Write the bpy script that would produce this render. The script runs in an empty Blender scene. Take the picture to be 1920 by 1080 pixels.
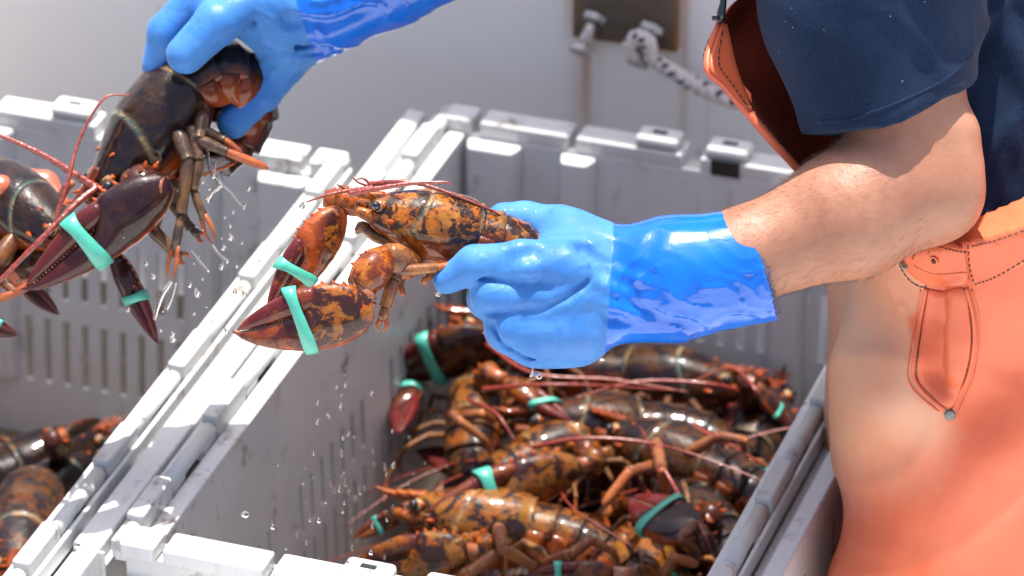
import bpy, bmesh, math, random
import numpy as np
import openvdb
from mathutils import Vector, Matrix
from mathutils.bvhtree import BVHTree
PI = math.pi
S = bpy.context.scene
COL = S.collection
rnd = random.Random(7)

# ------------------------------------------------------------------ camera
ZR = 0.82                                   # height of the crate rims above the deck
PITCH = math.radians(30)
F = 9200.0                                  # focal length in pixels of a 1920 wide frame
fwd = np.array([0, math.cos(PITCH), -math.sin(PITCH)])
upv = np.array([0, math.sin(PITCH), math.cos(PITCH)])
rgt = np.array([1.0, 0, 0])
CAM = np.array([0, 0, ZR]) - fwd * 3.7 - rgt * (61 / F * 3.7) + upv * (131 / F * 3.7)
cd = bpy.data.cameras.new('camera'); cam = bpy.data.objects.new('camera', cd); COL.objects.link(cam)
cam.location = CAM; cam.rotation_euler = (math.radians(90) - PITCH, 0, 0)
cd.sensor_width = 36; cd.lens = F / 1920 * 36; cd.clip_start = 0.1; cd.clip_end = 500
cd.dof.use_dof = True; cd.dof.focus_distance = 3.27; cd.dof.aperture_fstop = 9.0
S.camera = cam
U3 = np.array([0.325, 0.9457, 0]); V3 = np.array([0.9457, -0.325, 0])   # long and short axis of the crates

# ------------------------------------------------------------------ light
EL = math.radians(78)
sh = -0.16 * V3 + 0.98 * U3; sh /= np.linalg.norm(sh)
SUN = np.array([sh[0] * math.cos(EL), sh[1] * math.cos(EL), math.sin(EL)])   # towards the sun
w = bpy.data.worlds.new('World'); S.world = w; w.use_nodes = True
nt = w.node_tree; nt.nodes.clear()
sk = nt.nodes.new('ShaderNodeTexSky'); sk.sky_type = 'NISHITA'; sk.sun_disc = False
sk.sun_elevation = EL; sk.sun_rotation = math.atan2(SUN[0], SUN[1]); sk.air_density = 0.8; sk.dust_density = 3.5; sk.ozone_density = 0.6
bg = nt.nodes.new('ShaderNodeBackground'); bg.inputs[1].default_value = 0.15
wo = nt.nodes.new('ShaderNodeOutputWorld')
nt.links.new(sk.outputs[0], bg.inputs[0]); nt.links.new(bg.outputs[0], wo.inputs[0])
sl = bpy.data.lights.new('sun', 'SUN'); sl.energy = 5.0; sl.angle = math.radians(0.55); sl.color = (1, 0.96, 0.89)
so = bpy.data.objects.new('sun', sl); COL.objects.link(so)
so.rotation_euler = Vector(SUN).to_track_quat('Z', 'Y').to_euler()
S.view_settings.view_transform = 'Standard'; S.view_settings.look = 'None'
S.view_settings.gamma = 1; S.view_settings.use_curve_mapping = False
S.view_settings.exposure = 1.16

# ------------------------------------------------------------------ helpers
def P(px, py, d):
    """point of the world seen at pixel px,py (1920x1080) at distance d along the view axis"""
    return CAM + fwd * d + rgt * ((px - 960) / F * d) + upv * ((540 - py) / F * d)
def PZ(px, py, z):
    """point seen at a pixel on the horizontal plane z"""
    r = fwd + rgt * ((px - 960) / F) + upv * ((540 - py) / F)
    return CAM + r * ((z - CAM[2]) / r[2])

def tag(o, label=None, cat=None, group=None, kind=None):
    if label: o['label'] = label
    if cat: o['category'] = cat
    if group: o['group'] = group
    if kind: o['kind'] = kind
    return o
def empty(name, loc=(0, 0, 0), rot=(0, 0, 0)):
    o = bpy.data.objects.new(name, None); o.location = loc; o.rotation_euler = rot
    o.empty_display_size = 0.05; COL.objects.link(o); return o
def mk(name, verts, faces, mat=None, parent=None, smooth=True, mats=None, fm=None, attrs=None, local=None):
    me = bpy.data.meshes.new(name)
    me.from_pydata([tuple(map(float, v)) for v in verts], [], [tuple(int(i) for i in f) for f in faces])
    if attrs:
        for k, a in attrs.items():
            at = me.attributes.new(k, 'FLOAT', 'POINT'); at.data.foreach_set('value', np.asarray(a, dtype=np.float32))
    if smooth: me.polygons.foreach_set('use_smooth', [True] * len(me.polygons))
    for m in (mats or ([mat] if mat else [])): me.materials.append(m)
    if fm is not None: me.polygons.foreach_set('material_index', np.asarray(fm, dtype=np.int32))
    me.update()
    o = bpy.data.objects.new(name, me); COL.objects.link(o)
    if parent is not None: o.parent = parent
    return o
class MB:
    """collects shapes into one mesh"""
    def __init__(s): s.v = []; s.f = []; s.a = []
    def add(s, v, f, a=None):
        n = len(s.v); s.v += [tuple(map(float, p)) for p in v]; s.f += [tuple(int(i) + n for i in q) for q in f]
        s.a += list(a) if a is not None else [0.0] * len(v)
        return s
    def box(s, lo, hi):
        (x0, y0, z0), (x1, y1, z1) = lo, hi
        v = [(x0,y0,z0),(x1,y0,z0),(x1,y1,z0),(x0,y1,z0),(x0,y0,z1),(x1,y0,z1),(x1,y1,z1),(x0,y1,z1)]
        return s.add(v, [(0,3,2,1),(4,5,6,7),(0,1,5,4),(1,2,6,5),(2,3,7,6),(3,0,4,7)])
    def build(s, name, mat, parent=None, bevel=0, smooth=False, attr=None, seg=2):
        o = mk(name, s.v, s.f, mat, parent, smooth, attrs={attr: s.a} if attr else None)
        if bevel:
            b = o.modifiers.new('bevel', 'BEVEL'); b.width = bevel; b.segments = seg; b.limit_method = 'ANGLE'
            b.angle_limit = math.radians(35); b.harden_normals = False
            o.data.polygons.foreach_set('use_smooth', [True] * len(o.data.polygons))
            wn = o.modifiers.new('wn', 'WEIGHTED_NORMAL'); wn.keep_sharp = True
        return o
def nrm(v):
    v = np.asarray(v, float); return v / (np.linalg.norm(v) + 1e-12)
def catmull(pts, n):
    """smooth curve through points, n samples; pts may carry extra columns (radii)"""
    p = np.asarray(pts, float)
    if len(p) == 2:
        t = np.linspace(0, 1, n)[:, None]; return p[0] * (1 - t) + p[1] * t
    q = np.vstack([2 * p[0] - p[1], p, 2 * p[-1] - p[-2]])
    out = []
    for t in np.linspace(0, len(p) - 1 - 1e-9, n):
        i = int(t); x = t - i; a, b, c, d = q[i], q[i+1], q[i+2], q[i+3]
        out.append(0.5 * (2*b + (c-a)*x + (2*a-5*b+4*c-d)*x*x + (3*b-a-3*c+d)*x**3))
    return np.array(out)
def rings(R, cap0=True, cap1=True):
    """faces for a stack of closed rings R (k,n,3)"""
    k, n = R.shape[:2]; v = R.reshape(-1, 3); f = []
    for i in range(k - 1):
        for j in range(n):
            a = i*n+j; b = i*n+(j+1) % n; f.append((a, b, b+n, a+n))
    v = list(v)
    if cap0:
        c = len(v); v.append(R[0].mean(0)); f += [(c, (j+1) % n, j) for j in range(n)]
    if cap1:
        c = len(v); v.append(R[-1].mean(0)); o = (k-1)*n; f += [(c, o+j, o+(j+1) % n) for j in range(n)]
    return v, f
def frames(p, ref=(0, 0, 1)):
    t = np.gradient(p, axis=0); t /= np.linalg.norm(t, axis=1)[:, None] + 1e-12
    N = []; n0 = np.asarray(ref, float)
    for i in range(len(p)):
        n = n0 - t[i] * np.dot(n0, t[i])
        if np.linalg.norm(n) < 1e-3:
            n = np.cross(t[i], [0.3, 0.5, 0.8])
        n = nrm(n); N.append(n); n0 = n
    N = np.array(N); return t, N, np.cross(t, N)
def tube(pts, rad, n=10, ref=(0, 0, 1), samples=None, flat=1.0):
    """pts polyline, rad per point; section radius rad along ref, rad*flat across"""
    q = np.column_stack([np.asarray(pts, float), np.asarray(rad, float) if np.ndim(rad) else np.full(len(pts), rad)])
    if samples: q = catmull(q, samples)
    p, r = q[:, :3], np.maximum(q[:, 3], 1e-5)
    t, N, B = frames(p, ref)
    th = np.linspace(0, 2*PI, n, endpoint=False)
    R = p[:, None] + r[:, None, None] * (np.sin(th)[None, :, None] * N[:, None] + flat * np.cos(th)[None, :, None] * B[:, None])
    return rings(R)

# ------------------------------------------------------------------ implicit modelling (signed distances on a grid -> mesh)
class Field:
    def __init__(s, lo, hi, vox):
        s.lo = np.asarray(lo, float); s.vox = vox
        s.n = np.ceil((np.asarray(hi, float) - s.lo) / vox).astype(int) + 1
        ax = [s.lo[i] + vox * np.arange(s.n[i]) for i in range(3)]
        s.X, s.Y, s.Z = (a.astype(np.float32) for a in np.meshgrid(*ax, indexing='ij'))
        s.d = np.full(s.X.shape, 1.0, np.float32)
    def cone(s, a, b, ra, rb):
        a = np.asarray(a, np.float32); b = np.asarray(b, np.float32); ab = b - a; L2 = float(ab @ ab) + 1e-12
        dx, dy, dz = s.X - a[0], s.Y - a[1], s.Z - a[2]
        t = np.clip((dx*ab[0] + dy*ab[1] + dz*ab[2]) / L2, 0, 1)
        return np.sqrt((dx-t*ab[0])**2 + (dy-t*ab[1])**2 + (dz-t*ab[2])**2) - (ra + (rb-ra)*t)
    def cone2(s, a, b, ra, rb, ax, k):
        """tapered capsule squashed by k along the direction ax"""
        ax = nrm(ax).astype(np.float32); a = np.asarray(a, np.float32); b = np.asarray(b, np.float32)
        ab = b - a; pa = float(ab @ ax); ab2 = ab + ax * (pa/k - pa); L2 = float(ab2 @ ab2) + 1e-12
        dx, dy, dz = s.X-a[0], s.Y-a[1], s.Z-a[2]
        q = (dx*ax[0] + dy*ax[1] + dz*ax[2]) * (1/k - 1)
        dx = dx + q*ax[0]; dy = dy + q*ax[1]; dz = dz + q*ax[2]
        t = np.clip((dx*ab2[0] + dy*ab2[1] + dz*ab2[2]) / L2, 0, 1)
        return (np.sqrt((dx-t*ab2[0])**2 + (dy-t*ab2[1])**2 + (dz-t*ab2[2])**2) - (ra + (rb-ra)*t)) * min(k, 1.0)
    def smin(s, e, k):
        h = np.clip(0.5 + 0.5*(s.d - e)/k, 0, 1); s.d = s.d*(1-h) + e*h - k*h*(1-h); return s
    def ssub(s, e, k):
        e = -e; h = np.clip(0.5 - 0.5*(s.d - e)/k, 0, 1); s.d = s.d*(1-h) + e*h + k*h*(1-h); return s
    def chain(s, pts, rad, k=0.006, ax=None, sq=1.0):
        """a finger or limb: hard union inside the chain, one smooth union with the rest"""
        e = None
        for i in range(len(pts)-1):
            c = s.cone(pts[i], pts[i+1], rad[i], rad[i+1]) if ax is None else s.cone2(pts[i], pts[i+1], rad[i], rad[i+1], ax, sq)
            if e is None: e = c
            else:
                kk = 0.004; h = np.clip(0.5 + 0.5*(e-c)/kk, 0, 1); e = e*(1-h) + c*h - kk*h*(1-h)
        return s.smin(e, k)
    def plane(s, p, n):
        n = nrm(n); return (s.X-p[0])*n[0] + (s.Y-p[1])*n[1] + (s.Z-p[2])*n[2]
    def mesh(s):
        g = openvdb.FloatGrid(); g.background = 1.0
        g.copyFromArray(np.ascontiguousarray(s.d)); pts, q = g.convertToQuads(0.0)
        v = s.lo + pts.astype(float) * s.vox
        return v, q[:, ::-1]
def wave(X, Y, Z, d, freq, ph=0):
    return np.sin((X*d[0] + Y*d[1] + Z*d[2]) * freq + ph)

# ------------------------------------------------------------------ materials
class NT:
    def __init__(s, name):
        m = bpy.data.materials.new(name); m.use_nodes = True; s.m = m; s.t = m.node_tree; s.n = s.t.nodes
        s.b = s.n['Principled BSDF']; s.L = s.t.links.new
    def node(s, t, **kw):
        n = s.n.new(t)
        for k, v in kw.items():
            if k.startswith('i'):
                n.inputs[int(k[1:])].default_value = v
            else: setattr(n, k, v)
        return n
    def coord(s, kind='Object'):
        return s.node('ShaderNodeTexCoord').outputs[kind]
    def mapping(s, src, scale=(1, 1, 1), loc=(0, 0, 0), rot=(0, 0, 0)):
        n = s.node('ShaderNodeMapping'); n.inputs['Scale'].default_value = scale; n.inputs['Location'].default_value = loc
        n.inputs['Rotation'].default_value = rot
        s.L(src, n.inputs[0]); return n.outputs[0]
    def noise(s, vec, scale, detail=4, rough=0.55, out='Fac', dist=0.0):
        n = s.node('ShaderNodeTexNoise'); n.inputs['Scale'].default_value = scale; n.inputs['Detail'].default_value = detail
        n.inputs['Roughness'].default_value = rough; n.inputs['Distortion'].default_value = dist
        s.L(vec, n.inputs['Vector']); return n.outputs[out]
    def vor(s, vec, scale, feat='F1', out='Distance', rand=1.0):
        n = s.node('ShaderNodeTexVoronoi', feature=feat); n.inputs['Scale'].default_value = scale
        n.inputs['Randomness'].default_value = rand
        s.L(vec, n.inputs['Vector']); return n.outputs[out]
    def ramp(s, fac, stops, interp='LINEAR'):
        n = s.node('ShaderNodeValToRGB'); r = n.color_ramp; r.interpolation = interp
        while len(r.elements) < len(stops): r.elements.new(0.5)
        for e, (p, c) in zip(r.elements, stops):
            e.position = p; e.color = (c, c, c, 1) if np.isscalar(c) else (*c, 1)
        s.L(fac, n.inputs[0]); return n.outputs[0]
    def mix(s, fac, a, b, mode='MIX'):
        n = s.node('ShaderNodeMix', data_type='RGBA', blend_type=mode)
        for v, i in ((fac, 0), (a, 6), (b, 7)):
            if hasattr(v, 'is_linked'): s.L(v, n.inputs[i])
            else: n.inputs[i].default_value = v if i == 0 else (*v, 1)
        return n.outputs[2]
    def math(s, op, a, b=None, clamp=False):
        n = s.node('ShaderNodeMath', operation=op, use_clamp=clamp)
        for v, i in ((a, 0), (b, 1)):
            if v is None: continue
            if hasattr(v, 'is_linked'): s.L(v, n.inputs[i])
            else: n.inputs[i].default_value = v
        return n.outputs[0]
    def attr(s, name, out='Fac'):
        n = s.node('ShaderNodeAttribute'); n.attribute_name = name; return n.outputs[out]
    def bump(s, h, strength=0.3, dist=0.002, normal=None):
        n = s.node('ShaderNodeBump'); n.inputs['Strength'].default_value = strength; n.inputs['Distance'].default_value = dist
        s.L(h, n.inputs['Height'])
        if normal is not None: s.L(normal, n.inputs['Normal'])
        return n.outputs[0]
    def set(s, **kw):
        for k, v in kw.items():
            i = s.b.inputs[k.replace('_', ' ')]
            if hasattr(v, 'is_linked'): s.L(v, i)
            elif isinstance(v, tuple): i.default_value = (*v, 1) if i.type == 'RGBA' and len(v) == 3 else v
            else: i.default_value = v
        return s.m

def mat_plastic():
    t = NT('crate_plastic'); o = t.coord('Object')
    big = t.noise(o, 9, 5, 0.6)
    c = t.mix(t.ramp(big, [(0.35, 0), (0.7, 1)]), (0.50, 0.505, 0.505), (0.575, 0.575, 0.57))
    st = t.mapping(o, (60, 60, 5)); streak = t.noise(st, 1.0, 4, 0.6)
    c = t.mix(t.ramp(streak, [(0.55, 0), (0.8, 0.35)]), c, (0.33, 0.32, 0.31))
    dirt = t.noise(o, 38, 7, 0.72); msk = t.noise(o, 7, 3)
    dm = t.math('MULTIPLY', t.ramp(dirt, [(0.56, 0), (0.63, 1)]), t.ramp(msk, [(0.47, 0), (0.6, 1)]))
    c = t.mix(t.math('MULTIPLY', dm, 0.85), c, (0.13, 0.085, 0.05))
    g2 = t.noise(t.mapping(o, (90, 90, 14)), 1.0, 5, 0.7); c = t.mix(t.ramp(g2, [(0.60, 0), (0.72, 0.55)]), c, (0.24, 0.205, 0.165))
    speck = t.vor(o, 95); c = t.mix(t.ramp(speck, [(0.05, 0.55), (0.10, 0)]), c, (0.64, 0.66, 0.68))
    sc = t.noise(t.mapping(o, (30, 260, 260), rot=(0.2, 0.5, 0.9)), 1, 3)
    b = t.bump(t.math('ADD', t.noise(o, 420, 2), t.math('MULTIPLY', sc, 1.2)), 0.25, 0.0006)
    return t.set(Base_Color=c, Roughness=t.ramp(big, [(0.3, 0.28), (0.7, 0.45)]), Normal=b)
def mat_hinge():
    t = NT('worn_hinge_plastic'); o = t.coord('Object')
    big = t.noise(o, 14, 5, 0.6)
    c = t.mix(big, (0.50, 0.50, 0.48), (0.40, 0.41, 0.41))
    d = t.noise(o, 55, 8, 0.75); m = t.noise(o, 11, 3)
    dm = t.math('MULTIPLY', t.ramp(d, [(0.54, 0), (0.64, 1)]), t.ramp(m, [(0.44, 0), (0.57, 1)]))
    c = t.mix(t.math('MULTIPLY', dm, 0.9), c, (0.15, 0.09, 0.05))
    sp = t.noise(o, 300, 3, 0.7); c = t.mix(t.ramp(sp, [(0.66, 0), (0.74, 0.5)]), c, (0.2, 0.17, 0.14))
    return t.set(Base_Color=c, Roughness=0.5, Normal=t.bump(t.math('ADD', d, sp), 0.5, 0.0008))
def mat_wall():
    t = NT('painted_wall'); o = t.coord('Object')
    n = t.noise(o, 2.2, 5, 0.6)
    c = t.mix(n, (0.80, 0.775, 0.745), (0.87, 0.855, 0.83))
    sp = t.noise(o, 60, 4, 0.7); c = t.mix(t.ramp(sp, [(0.68, 0), (0.76, 0.35)]), c, (0.45, 0.42, 0.38))
    sp2 = t.vor(o, 16); c = t.mix(t.ramp(sp2, [(0.03, 0.45), (0.07, 0)]), c, (0.40, 0.37, 0.33))
    # rust runs below the steel plate (attribute painted on the grid of the wall, with ragged noise)
    r = t.attr('rust'); rg = t.noise(t.mapping(o, (50, 50, 4)), 1, 5, 0.65)
    rm = t.math('MULTIPLY', r, t.ramp(rg, [(0.28, 0.35), (0.62, 1)]))
    c = t.mix(rm, c, (0.40, 0.165, 0.03))
    return t.set(Base_Color=c, Roughness=0.42, Normal=t.bump(n, 0.15, 0.01))
def mat_steel():
    t = NT('rusty_steel'); o = t.coord('Object')
    n = t.noise(t.mapping(o, (12, 12, 40)), 1, 6, 0.65)
    c = t.ramp(n, [(0.3, (0.075, 0.055, 0.04)), (0.55, (0.15, 0.115, 0.085)), (0.75, (0.23, 0.165, 0.11))])
    e = t.attr('edge'); e = t.math('MULTIPLY', e, t.ramp(t.noise(o, 30, 5), [(0.3, 0.2), (0.6, 1)]))
    c = t.mix(e, c, (0.32, 0.13, 0.03))
    return t.set(Base_Color=c, Metallic=0.35, Roughness=0.55, Normal=t.bump(n, 0.3, 0.002))
def mat_simple(name, col, rough=0.5, metal=0.0, coat=0.0, bump=0, scale=200, var=0.0, **kw):
    t = NT(name); o = t.coord('Object'); n = t.noise(o, scale, 4)
    c = t.mix(t.ramp(n, [(0.3, 0), (0.7, 1)]), tuple(x*(1-var) for x in col), tuple(min(1, x*(1+var)) for x in col))
    args = dict(Base_Color=c, Roughness=rough, Metallic=metal, Coat_Weight=coat, **kw)
    if bump: args['Normal'] = t.bump(n, bump, 0.001)
    return t.set(**args)
M = dict(plastic=mat_plastic(), hinge=mat_hinge(), wall=mat_wall(), steel=mat_steel(),
    bolt=mat_simple('bolt_metal', (0.42, 0.38, 0.35), 0.4, 0.7, bump=0.4, scale=120, var=0.3),
    dark=mat_simple('black_plastic', (0.012, 0.016, 0.018), 0.25, bump=0.1),
    deck=mat_simple('deck_paint', (0.74, 0.71, 0.66), 0.45, bump=0.3, scale=40, var=0.3),
    bench=mat_simple('wet_plywood', (0.13, 0.10, 0.07), 0.4, bump=0.3, scale=60, var=0.3))

# ------------------------------------------------------------------ setting
def loc(v, u, z):                           # crate axes -> world
    return V3 * v + U3 * u + np.array([0, 0, z])
dk = MB().box((-7, -9, -0.3), (7, 2.5, 0.0)).build('deck', M['deck']); tag(dk, kind='structure')
M['sea'] = mat_simple('sea', (0.03, 0.07, 0.09), 0.15, bump=0.5, scale=2, var=0.2)
sea = MB().box((-200, -200, -2.0), (200, 200, -1.4)).build('sea', M['sea']); tag(sea, kind='structure')
YAW = math.atan2(V3[1], V3[0])
def wall():
    nu, nz = 420, 120; v0, v1, z0, z1 = -3.0, 3.0, 0.0, 1.62
    us = np.linspace(v0, v1, nu); zs = np.linspace(z0, z1, nz)
    # denser columns near the rust runs
    us = np.unique(np.concatenate([np.linspace(v0, v1, 60), np.linspace(-0.6, 0.7, 420)])); nu = len(us)
    vt, at = [], []
    for z in zs:
        for u in us:
            vt.append((u, 0, z)); at.append(0)
    vt = np.array(vt); f = [(i*nu+j, i*nu+j+1, (i+1)*nu+j+1, (i+1)*nu+j) for i in range(nz-1) for j in range(nu-1)]
    # back and edges of the wall
    n = len(vt)
    vt = np.vstack([vt, [(v0, .08, z0), (v1, .08, z0), (v1, .08, z1), (v0, .08, z1)]])
    f += [(n, n+3, n+2, n+1), (n, n+1, nu-1, 0), (n+2, n+3, (nz-1)*nu, nz*nu-1), (n+3, n, 0, (nz-1)*nu), (n+1, n+2, nz*nu-1, nu-1)]
    return vt, f
WU = 0.34 + 0.17                            # distance of the wall along the crates' long axis
def wall_uv(px, py):                        # pixel -> wall coordinates (along, height)
    r = fwd + rgt*((px-960)/F) + upv*((540-py)/F); q = U3*WU
    k = ((q + np.array([0, 0, ZR]) - CAM) @ U3) / (r @ U3); p = CAM + r*k
    return p @ V3, p[2]
vt, f = wall()
rust = np.zeros(len(vt))
def streak(x, ztop, zbot, wd, a):
    g = np.exp(-((vt[:, 0]-x)/wd)**2) * (vt[:, 2] < ztop) * np.clip((vt[:, 2]-zbot)/(ztop-zbot), 0, 1)**0.5
    np.maximum(rust, a*g, out=rust)
pl = [wall_uv(1080, 60), wall_uv(1274, 90), wall_uv(1075, -60)]
PX0, PX1, PZB = pl[0][0], pl[1][0], (pl[0][1]+pl[1][1])/2
PZT = PZB + 0.085
streak(wall_uv(1098, 120)[0], PZB+.01, PZB-.16, 0.0065, 1.0); streak(wall_uv(1092, 120)[0], PZB, PZB-.22, 0.014, 0.4)
streak(wall_uv(1122, 120)[0], PZB, PZB-.07, 0.004, 0.35)
streak(wall_uv(1283, 120)[0], PZB+.08, PZB-.12, 0.004, 0.9); streak(wall_uv(1281, 60)[0], PZT, PZB-.01, 0.004, 0.8)
streak(wall_uv(1070, 20)[0], PZT, PZB-.02, 0.005, 0.7); streak(wall_uv(1330, 20)[0], PZB-.03, PZB-.2, 0.002, 0.25)
g = np.exp(-((vt[:, 2]-PZB+.001)/0.004)**2) * (vt[:, 0] > PX0) * (vt[:, 0] < PX1); np.maximum(rust, g*0.75, out=rust)
wl = mk('cabin_wall', vt, f, M['wall'], None, False, attrs={'rust': rust})
wl.location = U3*WU; wl.rotation_euler = (0, 0, YAW)
tag(wl, 'white painted steel boat wall with rust streaks behind the crates', 'wall')
# steel plate with two bolts
plate = empty('mounting_plate', U3*WU + V3*((PX0+PX1)/2) + np.array([0, 0, PZB]), (0, 0, YAW))
tag(plate, 'dark rusty steel plate with two bolts on the white wall', 'metal plate')
hw = (PX1-PX0)/2
gx = np.linspace(-hw, hw, 40); gz = np.linspace(0, PZT-PZB, 24)
pv = [(x, -0.009, z) for z in gz for x in gx]
pe = [max(math.exp(-(hw-abs(x))/0.0025), math.exp(-z/0.002)) for z in gz for x in gx]
pf = [(i*40+j, i*40+j+1, (i+1)*40+j+1, (i+1)*40+j) for i in range(23) for j in range(39)]
n0 = len(pv); pv += [(-hw, 0.003, 0), (hw, 0.003, 0), (hw, 0.003, PZT-PZB), (-hw, 0.003, PZT-PZB)]; pe += [1]*4
pf += [(n0, n0+1, 39, 0), (n0+1, n0+2, 24*40-1, 39), (n0+3, n0, 0, 23*40), (n0+2, n0+3, 23*40, 24*40-1)]
mk('plate_body', pv, pf, M['steel'], plate, False, attrs={'edge': pe})
def wl_local(px, py):                       # coordinates on the plate empty
    a, z = wall_uv(px, py); return a-(PX0+PX1)/2, z-PZB
for (bx, by, hx, hy) in ((1122, 22, 1108, 46), (1228, 42, 1213, 66)):
    x, z = wl_local(bx, by); root = np.array([x, -0.008, z]); 
    x2, z2 = wl_local(hx, hy); tip = np.array([x2+0.002, -0.030, z2-0.009])
    d = nrm(tip-root)
    b = MB(); b.add(*tube([root, tip], 0.0056, 12)); b.build('bolt', M['bolt'], plate, smooth=True)
    b2 = MB(); b2.add(*tube([tip-d*0.003, tip+d*0.004], 0.0112, 6)); b2.build('bolt_head', M['bolt'], plate, bevel=0.001)
    b3 = MB(); b3.add(*tube([root-d*0.001, root+d*0.006], 0.0112, 6)); b3.build('nut', M['bolt'], plate, bevel=0.001)
# ------------------------------------------------------------------ crates
def panel(W, H, T, holes, warp=None):
    """flat panel W x H (x,z), thickness T along -y, with real rectangular slots; warp maps local points"""
    xs = sorted(set([0, W] + [h[0] for h in holes] + [h[1] for h in holes]))
    zs = sorted(set([0, H] + [h[2] for h in holes] + [h[3] for h in holes]))
    nx, nz = len(xs), len(zs)
    hol = set()
    for h in holes:
        for i in range(nx-1):
            if h[0] <= (xs[i]+xs[i+1])/2 <= h[1]:
                for j in range(nz-1):
                    if h[2] <= (zs[j]+zs[j+1])/2 <= h[3]: hol.add((i, j))
    v = [(x, 0, z) for z in zs for x in xs] + [(x, T, z) for z in zs for x in xs]; o = nx*nz; f = []
    I = lambda i, j: j*nx+i
    for i in range(nx-1):
        for j in range(nz-1):
            if (i, j) in hol: continue
            a, b, c, d = I(i, j), I(i+1, j), I(i+1, j+1), I(i, j+1)
            f += [(a, b, c, d), (a+o, d+o, c+o, b+o)]
            for (di, dj, p, q) in ((0, -1, a, b), (1, 0, b, c), (0, 1, c, d), (-1, 0, d, a)):
                k = (i+di, j+dj)
                if k in hol or not (0 <= k[0] < nx-1 and 0 <= k[1] < nz-1): f.append((q, p, p+o, q+o))
    if warp: v = [warp(*p) for p in v]
    return v, f
CL, CW, CH = 0.706, 0.42, 0.30
XL, XR = -0.184, 0.198                      # inner faces at the rim
DS = 0.008; DR = 0.022                                  # draft of the walls
def rbox(mb, lo, hi): mb.box(lo, hi)
def crate(name, origin, label, slots_low):
    r = empty(name, origin, (0, 0, YAW)); tag(r, label, 'crate', 'grey lobster crates')
    pm = M['plastic']; yb, yf = CL/2-0.026, -CL/2+0.026
    z0 = -0.012
    def side(nm, x, s):                     # long walls, s=+1 right
        T = 0.004
        H = CH-0.012
        holes = []
        n = 27; y = 0.03
        for i in range(n):
            if i % 9 in (8,): pass
            else: holes.append((y, y+0.0070, 0.060, 0.118))
            if i % 9 not in (8, 0): holes.append((y, y+0.0070, 0.135, 0.178))
            y += 0.0230
        L = yb-yf
        def wp(a, t, z):
            k = 1-z/H
            return (x - s*DS*k + s*t, yf+DR*k + a*(1-2*DR*k/L), z0-H+z)
        v, f = panel(L, H, T, [h for h in holes if h[1] < L-0.02], wp)
        mb = MB(); mb.add(v, f); return mb.build('side_wall', pm, r, smooth=False)
    side('side_wall', XL, -1); side('side_wall', XR, 1)
    def endw(y, s):
        T = 0.004; H = CH-0.012; W = XR-XL; holes = []
        x = 0.03
        while x < W-0.034:
            holes.append((x, x+0.0068, 0.055, 0.115)); holes.append((x, x+0.0068, 0.135, 0.196)); x += 0.0176
        def wp(a, t, z):
            k = 1-z/H
            return (XL+DS*k + a*(1-2*DS*k/W), y - s*DR*k + s*t, z0-H+z)
        v, f = panel(W, H, T, holes, wp); mb = MB(); mb.add(v, f); mb.build('end_wall', pm, r)
        # stacking ribs standing proud inside the wall
        if s > 0:
            for (a0, a1) in ((0.002, 0.052), (0.083, 0.116), (W-0.116, W-0.083), (W-0.052, W-0.002)):
                zb = -0.0145; zt = -0.245; m = MB()
                for (xx0, xx1, zz0, zz1) in ((XL+a0, XL+a1, zt, zb),):
                    k1 = (z0-zb)/H; k0 = (z0-zt)/H
                    yb1 = y-DR*k1; yb0 = y-DR*k0; p = 0.017
                    vv = [(xx0, yb0+.001, zz0), (xx1, yb0+.001, zz0), (xx1-.006, yb0-p*.4, zz0), (xx0+.006, yb0-p*.4, zz0),
                          (xx0, yb1+.001, zz1), (xx1, yb1+.001, zz1), (xx1-.006, yb1-p, zz1), (xx0+.006, yb1-p, zz1)]
                    m.add(vv, [(0,3,2,1),(4,5,6,7),(3,0,4,7),(1,2,6,5),(2,3,7,6),(0,1,5,4)])
                if a1-a0 > 0.04 or True: m.build('stacking_rib', pm, r, bevel=0.003)
    endw(yb, 1); endw(yf, -1)
    m = MB(); m.box((XL+DS, yf+DR, -CH), (XR-DS, yb-DR, -CH+0.004)); m.build('floor_panel', M['bench'], r)
    # rim of the short ends: raised blocks with notches between them
    segs = [(0, .062), (.078, .26), (.276, .492), (.528, .73), (.746, .922), (.938, 1)]
    for s in (1, -1):
        ya, yc = (yb, yb+0.026) if s > 0 else (yf-0.026, yf)
        xa, xb = -0.204, 0.212
        for (a, b) in segs:
            m = MB(); m.box((xa+CW*a, ya, -0.0135), (xa+CW*b, yc, 0.0)); m.build('rim_block', pm, r, bevel=0.0022)
        m = MB()
        m.box((xa+.002, ya-0.0005 if s > 0 else yc-0.020, -0.032), (xb-.002, ya+0.020 if s > 0 else yc+.0005, -0.0137))
        m.build('rim_ledge', pm, r, bevel=0.001)
        m = MB(); m.box((xa, yc-0.006 if s > 0 else ya, -0.055), (xb, yc+.0003 if s > 0 else ya+0.006, -0.0322)); m.build('rim_skirt', pm, r, bevel=0.001)
        for (a, b) in ((.395, .482), (.537, .622)):
            y0, y1 = (ya+0.001, yc-0.002)
            m = MB(); m.box((xa+CW*a, y0, 0.0004), (xa+CW*b, y1, 0.0105)); o = m.build('latch_box', pm, r, bevel=0.004, seg=3)
            m = MB(); m.box((xa+CW*(a+.03), (y0+y1)/2-.002, 0.0100), (xa+CW*(a+.058), (y0+y1)/2+.003, 0.0112)); m.build('latch_slot', M['dark'], o)
        # dark square window below the second latch
        xw = xa+CW*.552; ys = ya-0.0012 if s > 0 else yc+0.0004
        m = MB(); m.box((xw, ys-.0006, -0.0125), (xw+.024, ys+0.001, 0.0012)); m.build('latch_window', M['dark'], r)
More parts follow.
